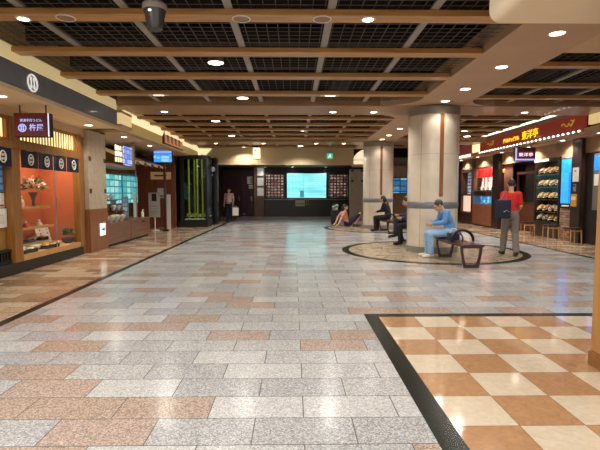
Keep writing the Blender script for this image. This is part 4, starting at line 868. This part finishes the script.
# red menu shop
RED = mat('banner_red_glow', '#c8231c', .55, var=.08, emit=.35, ecol='#c01c18')  # cloth red with shop light put in as glow
t = thing('shop_counter', 'brown wood shop counter with a glass case lit blue', 'counter', (8.2, 19, 0))
box(7.95, 8.5, 17.98, 19.94, .06, .92).build('cabinet', wood('counter_red', '#8a5034', '#a4664a', .35, 'Y'), t, .006); box(7.98, 8.5, 18.0, 19.92, 0, .06).build('plinth', BLACK, t)
MB().box(7.95, 8.5, 17.98, 18.02, .92, 1.52).box(7.95, 8.5, 19.9, 19.94, .92, 1.52).box(7.95, 8.5, 18.02, 19.9, 1.48, 1.52).box(7.95, 8.5, 18.02, 19.9, 1.28, 1.3).build('case_frame', STEEL, t); box(7.955, 7.96, 18.02, 19.9, .93, 1.47).build('case_glass', GLASS, t)
box(8.3, 8.34, 18.05, 19.88, .94, 1.26).build('lit_back', cells('blue_case', [(0, '#1d6fb8'), (.5, '#3f9ad4'), (.8, '#bfe2f2'), (1, '#2a80c4')], .2, .14, '#2a78b4', .01, 1.0, 'YZ'), t)
struct('wall_menu_shop', box(8.75, 8.8, 17.95, 21.5, 0, 2.5), mat('shop_brown', '#7a4a2a', .6, var=.1))
t = thing('red_banner', 'wide red banner hanging over the menu shop counter', 'banner', (8.15, 19, 2.05)); pts = []
n_ = 40
prof = [(8.12+.015*math.sin(k/n_*2*PI*5), 18.05+k/n_*1.85) for k in range(n_+1)]
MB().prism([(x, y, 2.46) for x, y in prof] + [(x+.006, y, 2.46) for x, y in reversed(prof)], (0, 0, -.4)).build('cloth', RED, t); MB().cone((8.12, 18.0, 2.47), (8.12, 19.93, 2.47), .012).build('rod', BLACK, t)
CARDR = cells('menu_red', [(0, '#c8382c'), (.3, '#e8d8c8'), (.55, '#f4ece0'), (.8, '#d88a5a'), (1, '#f4efe6')], .16, .11, '#f0e4d4', .02, .6, 'YZ')
for k, w in enumerate(('farthest from the entrance', 'in the middle', 'nearest the entrance')):
    y = 19.55-k*.6
    t = thing('menu_placard', f'slanted white and red menu panel above the glass case, {w}', 'menu panel', (8.4, y, 1.55))
    MB().prism([(8.22, y-.32, 1.53), (8.22, y+.2, 1.53), (8.4, y+.3, 2.34), (8.4, y-.2, 2.34)], (.02, 0, 0)).build('sheet', CARDR, t); box(8.4, 8.42, y-.03, y+.03, 1.52, 1.9).build('stay', STEEL, t)
mb = MB()
t = thing('red_ribbon', 'dangling red cloth strips below the red banner', 'ribbon', (8.1, 19, 1.7))
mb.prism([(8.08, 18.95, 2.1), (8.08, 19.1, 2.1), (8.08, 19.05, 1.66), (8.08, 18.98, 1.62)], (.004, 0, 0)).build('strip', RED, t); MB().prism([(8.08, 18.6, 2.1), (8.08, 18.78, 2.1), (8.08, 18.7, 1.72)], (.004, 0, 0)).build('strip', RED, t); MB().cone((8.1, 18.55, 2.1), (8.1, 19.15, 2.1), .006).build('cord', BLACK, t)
gp = 'small jars on the glass case'
for k in range(4):
    y = 18.2+k*.42
    t = thing('jar', ['dark jar on the glass case nearest the entrance', 'pale jar second from the entrance on the glass case', 'amber jar third from the entrance on the glass case', 'dark jar on the glass case farthest from the entrance'][k], 'jar', (8.05, y, 1.52), gp)
    MB().lathe((8.06, y, 1.52), [(.045, 0), (.05, .06), (.04, .1)], 16).build('body', (DARKLAQ, BOWLW, LATT, DARKLAQ)[k], t, 0, True); MB().lathe((8.06, y, 1.62), [(.042, 0), (.042, .02)], 16).build('lid', STEEL, t)
ld = bpy.data.lights.new('lamp', 'AREA'); ld.energy = 30; ld.size = .4; ld.size_y = 1.7; ld.shape = 'RECTANGLE'; ld.color = (1, .9, .75)  # unseen fill lamp added to brighten the menu shop
o = bpy.data.objects.new('lamp', ld); C.objects.link(o); o.location = (8.3, 18.95, 2.45)
ld = ld.copy(); ld.energy = 18; o = bpy.data.objects.new('lamp', ld); C.objects.link(o); o.location = (-5.2, 12.8, 2.85)  # another added fill lamp, unseen inside the second left shop
# farthest window
t = thing('window_cabinet', 'farthest shop window with rows of blue and white packets', 'cabinet', (8.3, 20.9, 0))
MB().box(8.0, 8.45, 20.2, 20.26, 0, 2.45).box(8.0, 8.45, 21.44, 21.5, 0, 2.45).box(8.0, 8.45, 20.26, 21.44, 0, .5).box(8.0, 8.45, 20.26, 21.44, 2.36, 2.45).box(8.0, 8.45, 20.26, 21.44, 1.3, 1.36).build('carcass', W_DARK, t, .004)
box(8.3, 8.34, 20.26, 21.44, 1.36, 2.36).build('packet_rows', cells('packets', [(0, '#7488a4'), (.4, '#b8c4d4'), (.6, '#8a7a78'), (.8, '#dfe2e6'), (1, '#4a5a7a')], .15, .16, '#3a4254', .02, .6, 'YZ'), t)
for k in range(3): box(8.1, 8.14, 20.3+k*.39, 20.62+k*.39, .55, 1.28).build('lit_panel', mat('panel_peach', '#f6cdb4', .5, emit=.85, ecol='#f8d2b8', var=0), t)
# tan stools
def stool(x, y, label):
    t = thing('wooden_stool', label, 'stool', (x, y, 0), 'stools outside the restaurant')
    MB().box(x-.19, x+.19, y-.17, y+.17, .41, .45).build('seat', mat('stool_seat', '#241712', .4, var=.1), t, .015)
    for sx in (-1, 1):
        for sy in (-1, 1): MB().tube([(x+sx*.15, y+sy*.13, .41), (x+sx*.165, y+sy*.145, 0)], [.02, .016], 8).build('leg', W_LIGHT, t)
    MB().box(x-.15, x+.15, y-.135, y-.115, .34, .38).build('rail', W_LIGHT, t); MB().box(x-.15, x+.15, y+.115, y+.135, .34, .38).build('rail', W_LIGHT, t)
    return t
s0 = stool(7.74, 13.4, 'light wooden stool with dark seat in front of the sample cabinet')
dup(s0, (7.72, 12.3, 0), .06, 'light wooden stool with dark seat beside the dark post with notices')
dup(s0, (7.74, 14.75, 0), -.05, 'light wooden stool with dark seat behind the walking man in red')

# ------------------------------------------------------------------ benches
def bench(cx, y0, y1, label, arch=True):
    t = thing('wooden_bench', label, 'bench', (cx, (y0+y1)/2, 0), 'benches round the columns')
    mb = MB(); N = 20; top = []; 
    rings = []
    for i in range(N+1):
        u = i/N; y = y0+(y1-y0)*u; dip = .018*(1-math.cos(2*PI*u*1)) ; w = .215-.012*math.cos(2*PI*u)
        z = .445-.02*(math.sin(PI*u)); rings.append([(cx-w, y, z-.02), (cx-w+.02, y, z), (cx+w-.02, y, z), (cx+w, y, z-.02), (cx+w-.02, y, z-.045), (cx-w+.02, y, z-.045)])
    mb.loft([[Vector(p) for p in r] for r in rings]).build('seat', W_BENCH, t, 0, True)
    for yy in (y0+.12, y1-.35):
        # closed loop leg, wider at the top
        pts = []; ow = .185
        prof = [(-.19, .40), (-.185, .3), (-.15, .14), (-.12, .03), (-.09, .012), (0, .012), (.09, .012), (.12, .03), (.15, .14), (.185, .3), (.19, .40)]
        mb = MB(); rings = []
        outer = [(-.2, .405), (-.195, .3), (-.165, .15), (-.135, 0), (.135, 0), (.165, .15), (.195, .3), (.2, .405)]
        inner = [(-.16, .37), (-.16, .3), (-.135, .16), (-.1, .06), (.1, .06), (.135, .16), (.16, .3), (.16, .37)]
        def rl(pts, n=6):
            out = []
            for i, p in enumerate(pts):
                out.append(p)
            return out
        bm = mb.bm
        f = []; k = len(outer)
        vo = [[bm.verts.new((cx+x, yy+d, z)) for x, z in outer] for d in (-.035, .035)]; vi = [[bm.verts.new((cx+x, yy+d, z)) for x, z in inner] for d in (-.035, .035)]
        for i in range(k):
            j = (i+1) % k
            bm.faces.new((vo[0][i], vo[0][j], vi[0][j], vi[0][i])); bm.faces.new((vo[1][i], vi[1][i], vi[1][j], vo[1][j]))
            bm.faces.new((vo[0][i], vo[1][i], vo[1][j], vo[0][j])); bm.faces.new((vi[0][i], vi[0][j], vi[1][j], vi[1][i]))
        mb.build('leg', W_BENCH, t, .006)
    if arch:
        ya = y0+.58; mb = MB(); pts = [(cx-.215, ya, .44)]
        for k in range(17): a = PI-k*PI/16; pts.append((cx+math.cos(a)*.215, ya, .47+math.sin(a)*.2))
        pts.append((cx+.215, ya, .44)); mb.tube(pts, .028, 10)
        o = mb.build('arch_armrest', mat('arm_black', '#17110f', .3, var=.1), t, 0, True)
        MB().tube([(cx, ya, .44), (cx+.01, ya, .53), (cx-.05, ya, .62), (cx-.06, ya, .66)], .014, 8).build('arch_strut', mat('arm_black', '#17110f'), o, 0, True)
    return t
B1 = bench(3.33, 8.22, 10.15, 'dark brown bench with arched armrest before the near column')
B2 = bench(3.4, 15.3, 17.2, 'dark brown bench before the far column, under the person in black')
B3 = bench(3.3, 11.6, 13.3, 'dark brown bench behind the near column', False)

# ------------------------------------------------------------------ people
def remesh(mb, voxel, smooth=4):
    me = bpy.data.meshes.new('tmp'); mb.bm.to_mesh(me); mb.bm.free()
    o = bpy.data.objects.new('tmp', me); C.objects.link(o)
    md = o.modifiers.new('r', 'REMESH'); md.mode = 'VOXEL'; md.voxel_size = voxel; md.use_smooth_shade = True
    sm = o.modifiers.new('s', 'SMOOTH'); sm.factor = .5; sm.iterations = smooth
    r = bpy.data.meshes.new_from_object(o.evaluated_get(bpy.context.evaluated_depsgraph_get()))
    bpy.data.objects.remove(o); bpy.data.meshes.remove(me)
    for p in r.polygons: p.use_smooth = True
    return r
def limb(mb, pts, rs, n=14):
    """tapered chain: round cones with ball joints"""
    pts = [Vector(p) for p in pts]
    for p, r in zip(pts, rs): mb.ell(p, r, r, r, None, 14, 8)
    for a, b_, ra, rb in zip(pts, pts[1:], rs, rs[1:]): mb.cone(a, b_, ra, rb, n)
def torso(mb, secs, ex=0., n=24):
    rings = []
    for c, rx, ry in secs:
        c = Vector(c); rings.append([c+Vector((math.cos(2*PI*k/n)*(rx+ex), math.sin(2*PI*k/n)*(ry+ex), 0)) for k in range(n)])
    mb.loft(rings)
SKIN = mat('skin', '#c99a7c', .55, var=.05, scale=12)
SKIN2 = mat('skin_pale', '#d8a890', .55, var=.05, scale=12)
def hand(mb, wr, d, nrm, side, curl=.5, s=1.):
    """palm, four bent fingers of unequal length and a thumb off the palm's side"""
    d = Vector(d).normalized(); nrm = (Vector(nrm) - d*Vector(nrm).dot(d)).normalized(); lat = d.cross(nrm)*side
    wr = Vector(wr); pc = wr+d*.05*s
    R = Matrix((lat, d, nrm)).transposed()
    mb.ell(pc, .041*s, .052*s, .016*s, R, 14, 8)
    for k, (o_, l) in enumerate(((-.030, .062), (-.010, .072), (.011, .068), (.030, .052))):
        b0_ = wr+d*.088*s+lat*o_*s; c1 = (d+nrm*curl*.5).normalized(); c2 = (d+nrm*curl*1.3).normalized()
        p1 = b0_+c1*l*.5*s; p2 = p1+c2*l*.5*s
        limb(mb, [b0_-d*.02*s, b0_, p1, p2], [.0095*s, .009*s, .0082*s, .007*s], 8)
    t0 = wr+d*.03*s-lat*.03*s; t1 = t0+(d*.6-lat*.7+nrm*.25).normalized()*.035*s; t2 = t1+(d*.9-lat*.25+nrm*.4).normalized()*.03*s
    limb(mb, [t0, t1, t2], [.013*s, .0105*s, .0085*s], 8)
def person(label, loc, face, J, cloth, hair='short', hcol='#1c1512', skin=SKIN, scale=1., lsleeve='short', bot='long', shoe='#17161a', curl=.6):
    """J holds joints in the person's own frame (x right, y ahead, z up); face = heading about z"""
    t = thing('person', label, 'person', loc)
    M = Matrix.Translation(loc) @ Matrix.Rotation(face, 4, 'Z') @ Matrix.Scale(scale, 4)
    V = {k: Vector(v) for k, v in J.items()}
    mid = lambda a, b_, f=.5: V[a].lerp(V[b_], f)
    pel, wai, che, nk, hd = V['pelvis'], V['waist'], V['chest'], V['neck'], V['head']
    secs = [(pel+Vector((0, 0, -.08)), .11, .09), (pel, .155, .112), (pel.lerp(wai, .5), .15, .105), (wai, .135, .098), (wai.lerp(che, .5), .15, .105), (che, .165, .112), (che.lerp(nk, .5), .155, .1), (nk+Vector((0, -.005, -.035)), .09, .07)]
    mb = MB(); torso(mb, secs)
    fw = V.get('look', Vector((0, 1, -.05))).normalized(); rt = fw.cross(Vector((0, 0, 1))).normalized(); up = rt.cross(fw)
    RH = Matrix((rt, fw, up)).transposed()
    limb(mb, [nk+Vector((0, 0, -.06)), nk, hd-up*.06-fw*.02], [.062, .052, .055])
    h = lambda x, y, z: hd+RH @ Vector((x, y, z))
    mb.ell(h(0, -.012, .022), .076, .094, .098, RH); mb.ell(h(0, .022, -.045), .057, .068, .07, RH); mb.ell(h(0, .066, -.088), .026, .024, .022, RH)
    mb.cone(h(0, .086, .012), h(0, .112, -.03), .008, .016); mb.ell(h(0, .104, -.032), .016, .016, .012, RH)
    for s in (-1, 1):
        mb.ell(h(s*.078, -.012, -.005), .012, .024, .034, RH); mb.ell(h(s*.036, .068, -.03), .026, .022, .024, RH); mb.ell(h(s*.03, .082, .03), .03, .012, .01, RH)
    mb.ell(h(0, .09, -.062), .024, .01, .008, RH)
    for s, a in ((-1, 'L'), (1, 'R')):
        sh, el, wr = V['sh'+a], V['el'+a], V['wr'+a]
        limb(mb, [nk.lerp(sh, .35)+Vector((0, 0, -.05)), sh, sh.lerp(el, .4), el, el.lerp(wr, .35), wr], [.06, .056, .05, .039, .04, .027])
        hand(mb, wr, V.get('hd'+a, wr-el), V.get('hn'+a, Vector((-s, .25, 0))), s, curl)
        hp, kn, an, to = V['hp'+a], V['kn'+a], V['an'+a], V['to'+a]
        limb(mb, [hp, hp.lerp(kn, .5), kn, kn.lerp(an, .35), kn.lerp(an, .75), an], [.088, .075, .054, .056, .041, .036])
        limb(mb, [an+Vector((0, 0, -.035)), an.lerp(to, .5)+Vector((0, 0, -.02)), to], [.036, .034, .028])
    me = remesh(mb, .0075); me.transform(M); link_mesh('body', me, skin, t)
    # shirt
    mb = MB(); torso(mb, secs[1:] if cloth.get('long') is None else secs, cloth.get('ex', .017))
    k = {'short': .75, 'long': 2, 'none': .12}[lsleeve]
    for a in 'LR':
        sh, el, wr = V['sh'+a], V['el'+a], V['wr'+a]
        if k == 2: limb(mb, [nk.lerp(sh, .4)+Vector((0, 0, -.05)), sh, sh.lerp(el, .4), el, el.lerp(wr, .9)], [.07, .07, .065, .055, .044])
        else: limb(mb, [nk.lerp(sh, .4)+Vector((0, 0, -.05)), sh, sh.lerp(el, k)], [.066, .063, .056])
    me = remesh(mb, .011); me.transform(M); link_mesh('shirt', me, cloth['top'], t)
    mb = MB(); torso(mb, [(pel+Vector((0, 0, -.1)), .11, .09), (pel+Vector((0, 0, -.02)), .16, .115), (pel.lerp(wai, .55), .153, .108)], .014)
    kk = {'long': 2, 'shorts': .85}[bot]
    for a in 'LR':
        hp, kn, an = V['hp'+a], V['kn'+a], V['an'+a]
        if kk == 2: limb(mb, [hp, hp.lerp(kn, .5), kn, kn.lerp(an, .4), kn.lerp(an, .93)], [.1, .09, .075, .072, .066])
        else: limb(mb, [hp, hp.lerp(kn, .5), hp.lerp(kn, kk)], [.1, .09, .082])
    me = remesh(mb, .011); me.transform(M); link_mesh('trousers' if bot == 'long' else 'shorts', me, cloth['bottom'], t)
    sm_ = mat('shoe_'+shoe, shoe, .5, var=.1)
    for a in 'LR':
        an, to = V['an'+a], V['to'+a]; d = to-an; mb = MB()
        limb(mb, [an+Vector((0, 0, -.025))-d*.18, an.lerp(to, .5)+Vector((0, 0, -.015)), to+d*.1], [.046, .045, .038])
        me = remesh(mb, .01); me.transform(M)
        zf = min(v.co.z for v in me.vertices)
        link_mesh('shoe', me, sm_, t)
    mb = MB(); mb.ell(h(0, -.024, .04), .087, .098, .096, RH)
    if hair == 'long': limb(mb, [h(0, -.05, 0), h(0, -.075, -.09), h(0, -.085, -.2)], [.085, .08, .055])
    elif hair == 'bob': limb(mb, [h(0, -.045, 0), h(0, -.05, -.07)], [.088, .08])
    me = remesh(mb, .009); me.transform(M); link_mesh('hair', me, mat('hair_'+hcol, hcol, .5, var=.2, scale=60), t)
    for s in (-1, 1):
        mb = MB(); mb.ell(h(s*.032, .079, .008), .013, .008, .007, RH, 10, 6); mb.bm.transform(M); mb.build('eye', mat('eye_dark', '#1a1210', .2, var=0), t, 0, True)
    mb = MB(); mb.ell(h(0, .099, -.062), .022, .006, .005, RH, 10, 6); mb.bm.transform(M); mb.build('mouth', mat('lip', '#9a5648', .5, var=0), t, 0, True)
    return t, M
STAND = dict(pelvis=(0, 0, .92), waist=(0, 0, 1.08), chest=(0, 0, 1.28), neck=(0, 0, 1.45), head=(0, .03, 1.585),
    shL=(-.185, 0, 1.39), elL=(-.235, -.02, 1.12), wrL=(-.235, .06, .88), shR=(.185, 0, 1.39), elR=(.235, -.02, 1.12), wrR=(.235, .06, .88),
    hpL=(-.085, 0, .88), knL=(-.095, .02, .49), anL=(-.095, -.03, .085), toL=(-.11, .13, .045), hpR=(.085, 0, .88), knR=(.095, .02, .49), anR=(.095, -.03, .085), toR=(.11, .13, .045))
SIT = dict(pelvis=(0, -.02, .58), waist=(0, -.01, .73), chest=(0, .05, .92), neck=(0, .11, 1.08), head=(0, .18, 1.2), look=(0, 1, -.35),
    shL=(-.18, .08, 1.03), elL=(-.21, .17, .78), wrL=(-.1, .38, .74), shR=(.18, .08, 1.03), elR=(.21, .17, .78), wrR=(.1, .38, .74),
    hpL=(-.09, .02, .54), knL=(-.11, .44, .52), anL=(-.11, .42, .085), toL=(-.12, .57, .045), hpR=(.09, .02, .54), knR=(.11, .44, .52), anR=(.11, .42, .085), toR=(.12, .57, .045))
# man in red walking away
J = dict(STAND); J.update(shL=(-.165, 0, 1.38), shR=(.165, 0, 1.38), hpL=(-.085, 0, .88), knL=(-.1, .1, .5), anL=(-.11, .16, .085), toL=(-.13, .32, .045), knR=(.1, -.02, .5), anR=(.1, -.2, .1), toR=(.11, -.06, .045),
    elL=(-.205, -.08, 1.13), wrL=(-.18, .06, .93), elR=(.21, .02, 1.11), wrR=(.18, .2, .96))
GREY_T = mat('trouser_grey', '#7d756e', .85, var=.12, scale=20); RED_T = mat('shirt_red', '#c9281c', .8, var=.1, scale=6)
pr, MR = person('person in red top and grey trousers walking away with a dark bag', (4.83, 9.95, 0), math.radians(-14), J, dict(top=RED_T, bottom=GREY_T, long=1, ex=.008), 'short', '#2a241f')
t = thing('shoulder_bag', 'dark navy shoulder bag hanging at the left side of the walking person', 'bag', (4.5, 9.9, .8))
mb = MB(); mb.box(4.36, 4.63, 9.5, 9.72, .86, 1.26); mb.build('pouch', mat('bag_navy', '#161a34', .7, var=.2, scale=20), t, .045, True, 3)
MB().tube([(4.42, 9.6, 1.22), (4.53, 9.68, 1.36), (4.65, 9.84, 1.47), (4.62, 9.74, 1.36), (4.58, 9.62, 1.22)], .012, 8).build('strap', mat('strap_pink', '#9a4a5a', .7, var=.1), t, 0, True)
MB().tube([(4.46, 9.495, 1.0), (4.52, 9.49, 1.04), (4.58, 9.495, 1.0)], .008, 6).build('zip_pull', STEEL, t)
# person in blue sitting on the near bench
J = dict(SIT); J.update(head=(0, .24, 1.13), neck=(0, .15, 1.03), chest=(0, .07, .9), look=(0, 1, -.6), shL=(-.18, .11, .99), shR=(.18, .11, .99))
person('person in blue top and pale jeans sitting on the bench at the near column', (3.38, 9.72, 0), math.radians(90), J, dict(top=mat('shirt_blue', '#5f8fc4', .8, var=.08), bottom=mat('jeans_pale', '#8fb2d4', .85, var=.12, scale=25)), 'short', '#3a3634', SKIN, 1., 'long', 'long', '#d8cfc4')
t = thing('handbag', 'navy handbag lying on the near bench behind the armrest', 'bag', (3.25, 9.0, .44))
MB().box(3.13, 3.34, 8.95, 9.15, .445, .6).build('pouch', mat('bag_navy2', '#1c2340', .6, var=.15), t, .04, True, 3); MB().tube([(3.17, 9.05, .58), (3.2, 9.05, .68), (3.28, 9.05, .68), (3.31, 9.05, .58)], .01, 8).build('handle', PAPER, t, 0, True)
# person in black on the far bench
J = dict(SIT)
person('person in black sitting on the bench before the far column', (3.42, 16.35, 0), math.radians(60), J, dict(top=mat('top_black', '#14131a', .85, var=.1), bottom=mat('trouser_black', '#191820', .85, var=.1)), 'bob', '#15100e', SKIN, .98, 'long', 'long', '#241c1c')
# person in navy half hidden behind the near column
J = dict(SIT); J.update(knR=(.02, .5, .66), anR=(-.12, .56, .3), toR=(-.14, .72, .24), hpR=(.08, .04, .55), head=(0, .25, 1.17), wrR=(.06, .44, .8))
person('person in navy with crossed legs sitting half hidden behind the near column', (3.3, 12.15, 0), math.radians(90), J, dict(top=mat('top_navy', '#2c3a52', .85, var=.1), bottom=mat('trouser_navy', '#15161f', .85, var=.1)), 'short', '#1a1614', SKIN, 1., 'long', 'long', '#121014')
# child on the floor by the far column
J = dict(pelvis=(0, -.05, .13), waist=(0, -.12, .28), chest=(0, -.17, .46), neck=(0, -.17, .63), head=(0, -.13, .75), look=(.2, 1, -.1),
    shL=(-.16, -.18, .57), elL=(-.2, -.36, .36), wrL=(-.2, -.46, .12), hdL=(0, -.8, -.45), hnL=(0, .3, -1), shR=(.16, -.18, .57), elR=(.2, -.34, .35), wrR=(.2, -.45, .12), hdR=(0, -.8, -.45), hnR=(0, .3, -1),
    hpL=(-.085, .0, .115), knL=(-.12, .42, .42), anL=(-.1, .3, .085), toL=(-.1, .46, .045), hpR=(.085, .0, .115), knR=(.1, .44, .5), anR=(.12, .22, .085), toR=(.13, .06, .05))
J.update(toR=(.13, .38, .045))
person('person in pink top and navy shorts sitting on the floor by the far column', (2.3, 18.9, 0), math.radians(-80), J, dict(top=mat('top_pink', '#c98a7a', .8, var=.08), bottom=mat('short_navy', '#232643', .85, var=.1)), 'long', '#20120c', SKIN2, 1.08, 'short', 'shorts', '#4a4450')
t = thing('suitcase', 'black suitcase standing at the edge of the far ring of paving', 'suitcase', (1.85, 20.0, 0))
BAGB = mat('case_black', '#14161c', .5, var=.15)
box(1.66, 2.04, 19.9, 20.14, .05, .62).build('shell', BAGB, t, .04, True, 3)
for x in (1.72, 1.98): MB().cone((x-.02, 19.98, .035), (x+.02, 19.98, .035), .035).build('wheel', BLACK, t)
MB().tube([(1.75, 20.08, .6), (1.75, 20.08, .9), (1.95, 20.08, .9), (1.95, 20.08, .6)], .012, 8).build('pull_handle', GREYM, t, 0, True)
t = thing('folded_jacket', 'crumpled grey and white jacket heaped on the black suitcase', 'jacket', (1.85, 20, .62))
mb = MB(); 
for k in range(7): mb.ell((1.85+random.uniform(-.09, .09), 19.98+random.uniform(-.05, .03), .71+random.uniform(-.03, .12)), .09, .07, .07)
me = remesh(mb, .015); link_mesh('cloth', me, mat('jacket_grey', '#a8a6a4', .85, var=.35, scale=18), t)
mb = MB(); mb.tube([(1.77, 19.88, .72), (1.83, 19.87, .8), (1.93, 19.88, .84)], .016, 8).build('dark_trim', BLACK, t, 0, True)
# person far down the left walkway with a white bag
J = dict(STAND)
person('person in pale top and navy skirt trousers standing beside the bamboo showcase', (-3.15, 22.0, 0), math.radians(165), J, dict(top=mat('top_pale', '#c4a89c', .8, var=.06), bottom=mat('bottom_navy', '#10162c', .85, var=.1), long=1), 'bob', '#1a120e', SKIN, .97, 'short', 'long', '#141216')
t = thing('shopping_bag', 'white paper shopping bag held by the person near the maroon doors', 'bag', (-2.86, 21.9, .3))
box(-2.96, -2.68, 21.8, 21.94, .32, .7).build('paper_body', PAPER, t, .004); MB().tube([(-2.9, 21.87, .69), (-2.88, 21.87, .8), (-2.78, 21.87, .8), (-2.74, 21.87, .69)], .006, 6).build('handle', WHITE, t)

# ------------------------------------------------------------------ light and view
w = bpy.data.worlds.new('world'); S.world = w; w.use_nodes = True
bg = w.node_tree.nodes['Background']; bg.inputs[0].default_value = (1, .95, .88, 1); bg.inputs[1].default_value = 1.1  # warm fill let in through the open end behind the camera
S.view_settings.view_transform = 'Standard'; S.view_settings.look = 'None'; S.view_settings.exposure = 0; S.view_settings.gamma = 1
S.cycles.use_denoising = True
try: S.cycles.denoiser = 'OPENIMAGEDENOISE'
except Exception: pass
S.cycles.max_bounces = 8; S.cycles.diffuse_bounces = 4; S.cycles.glossy_bounces = 4; S.cycles.transparent_max_bounces = 12
S.cycles.sample_clamp_indirect = 6; S.cycles.caustics_reflective = False; S.cycles.caustics_refractive = False
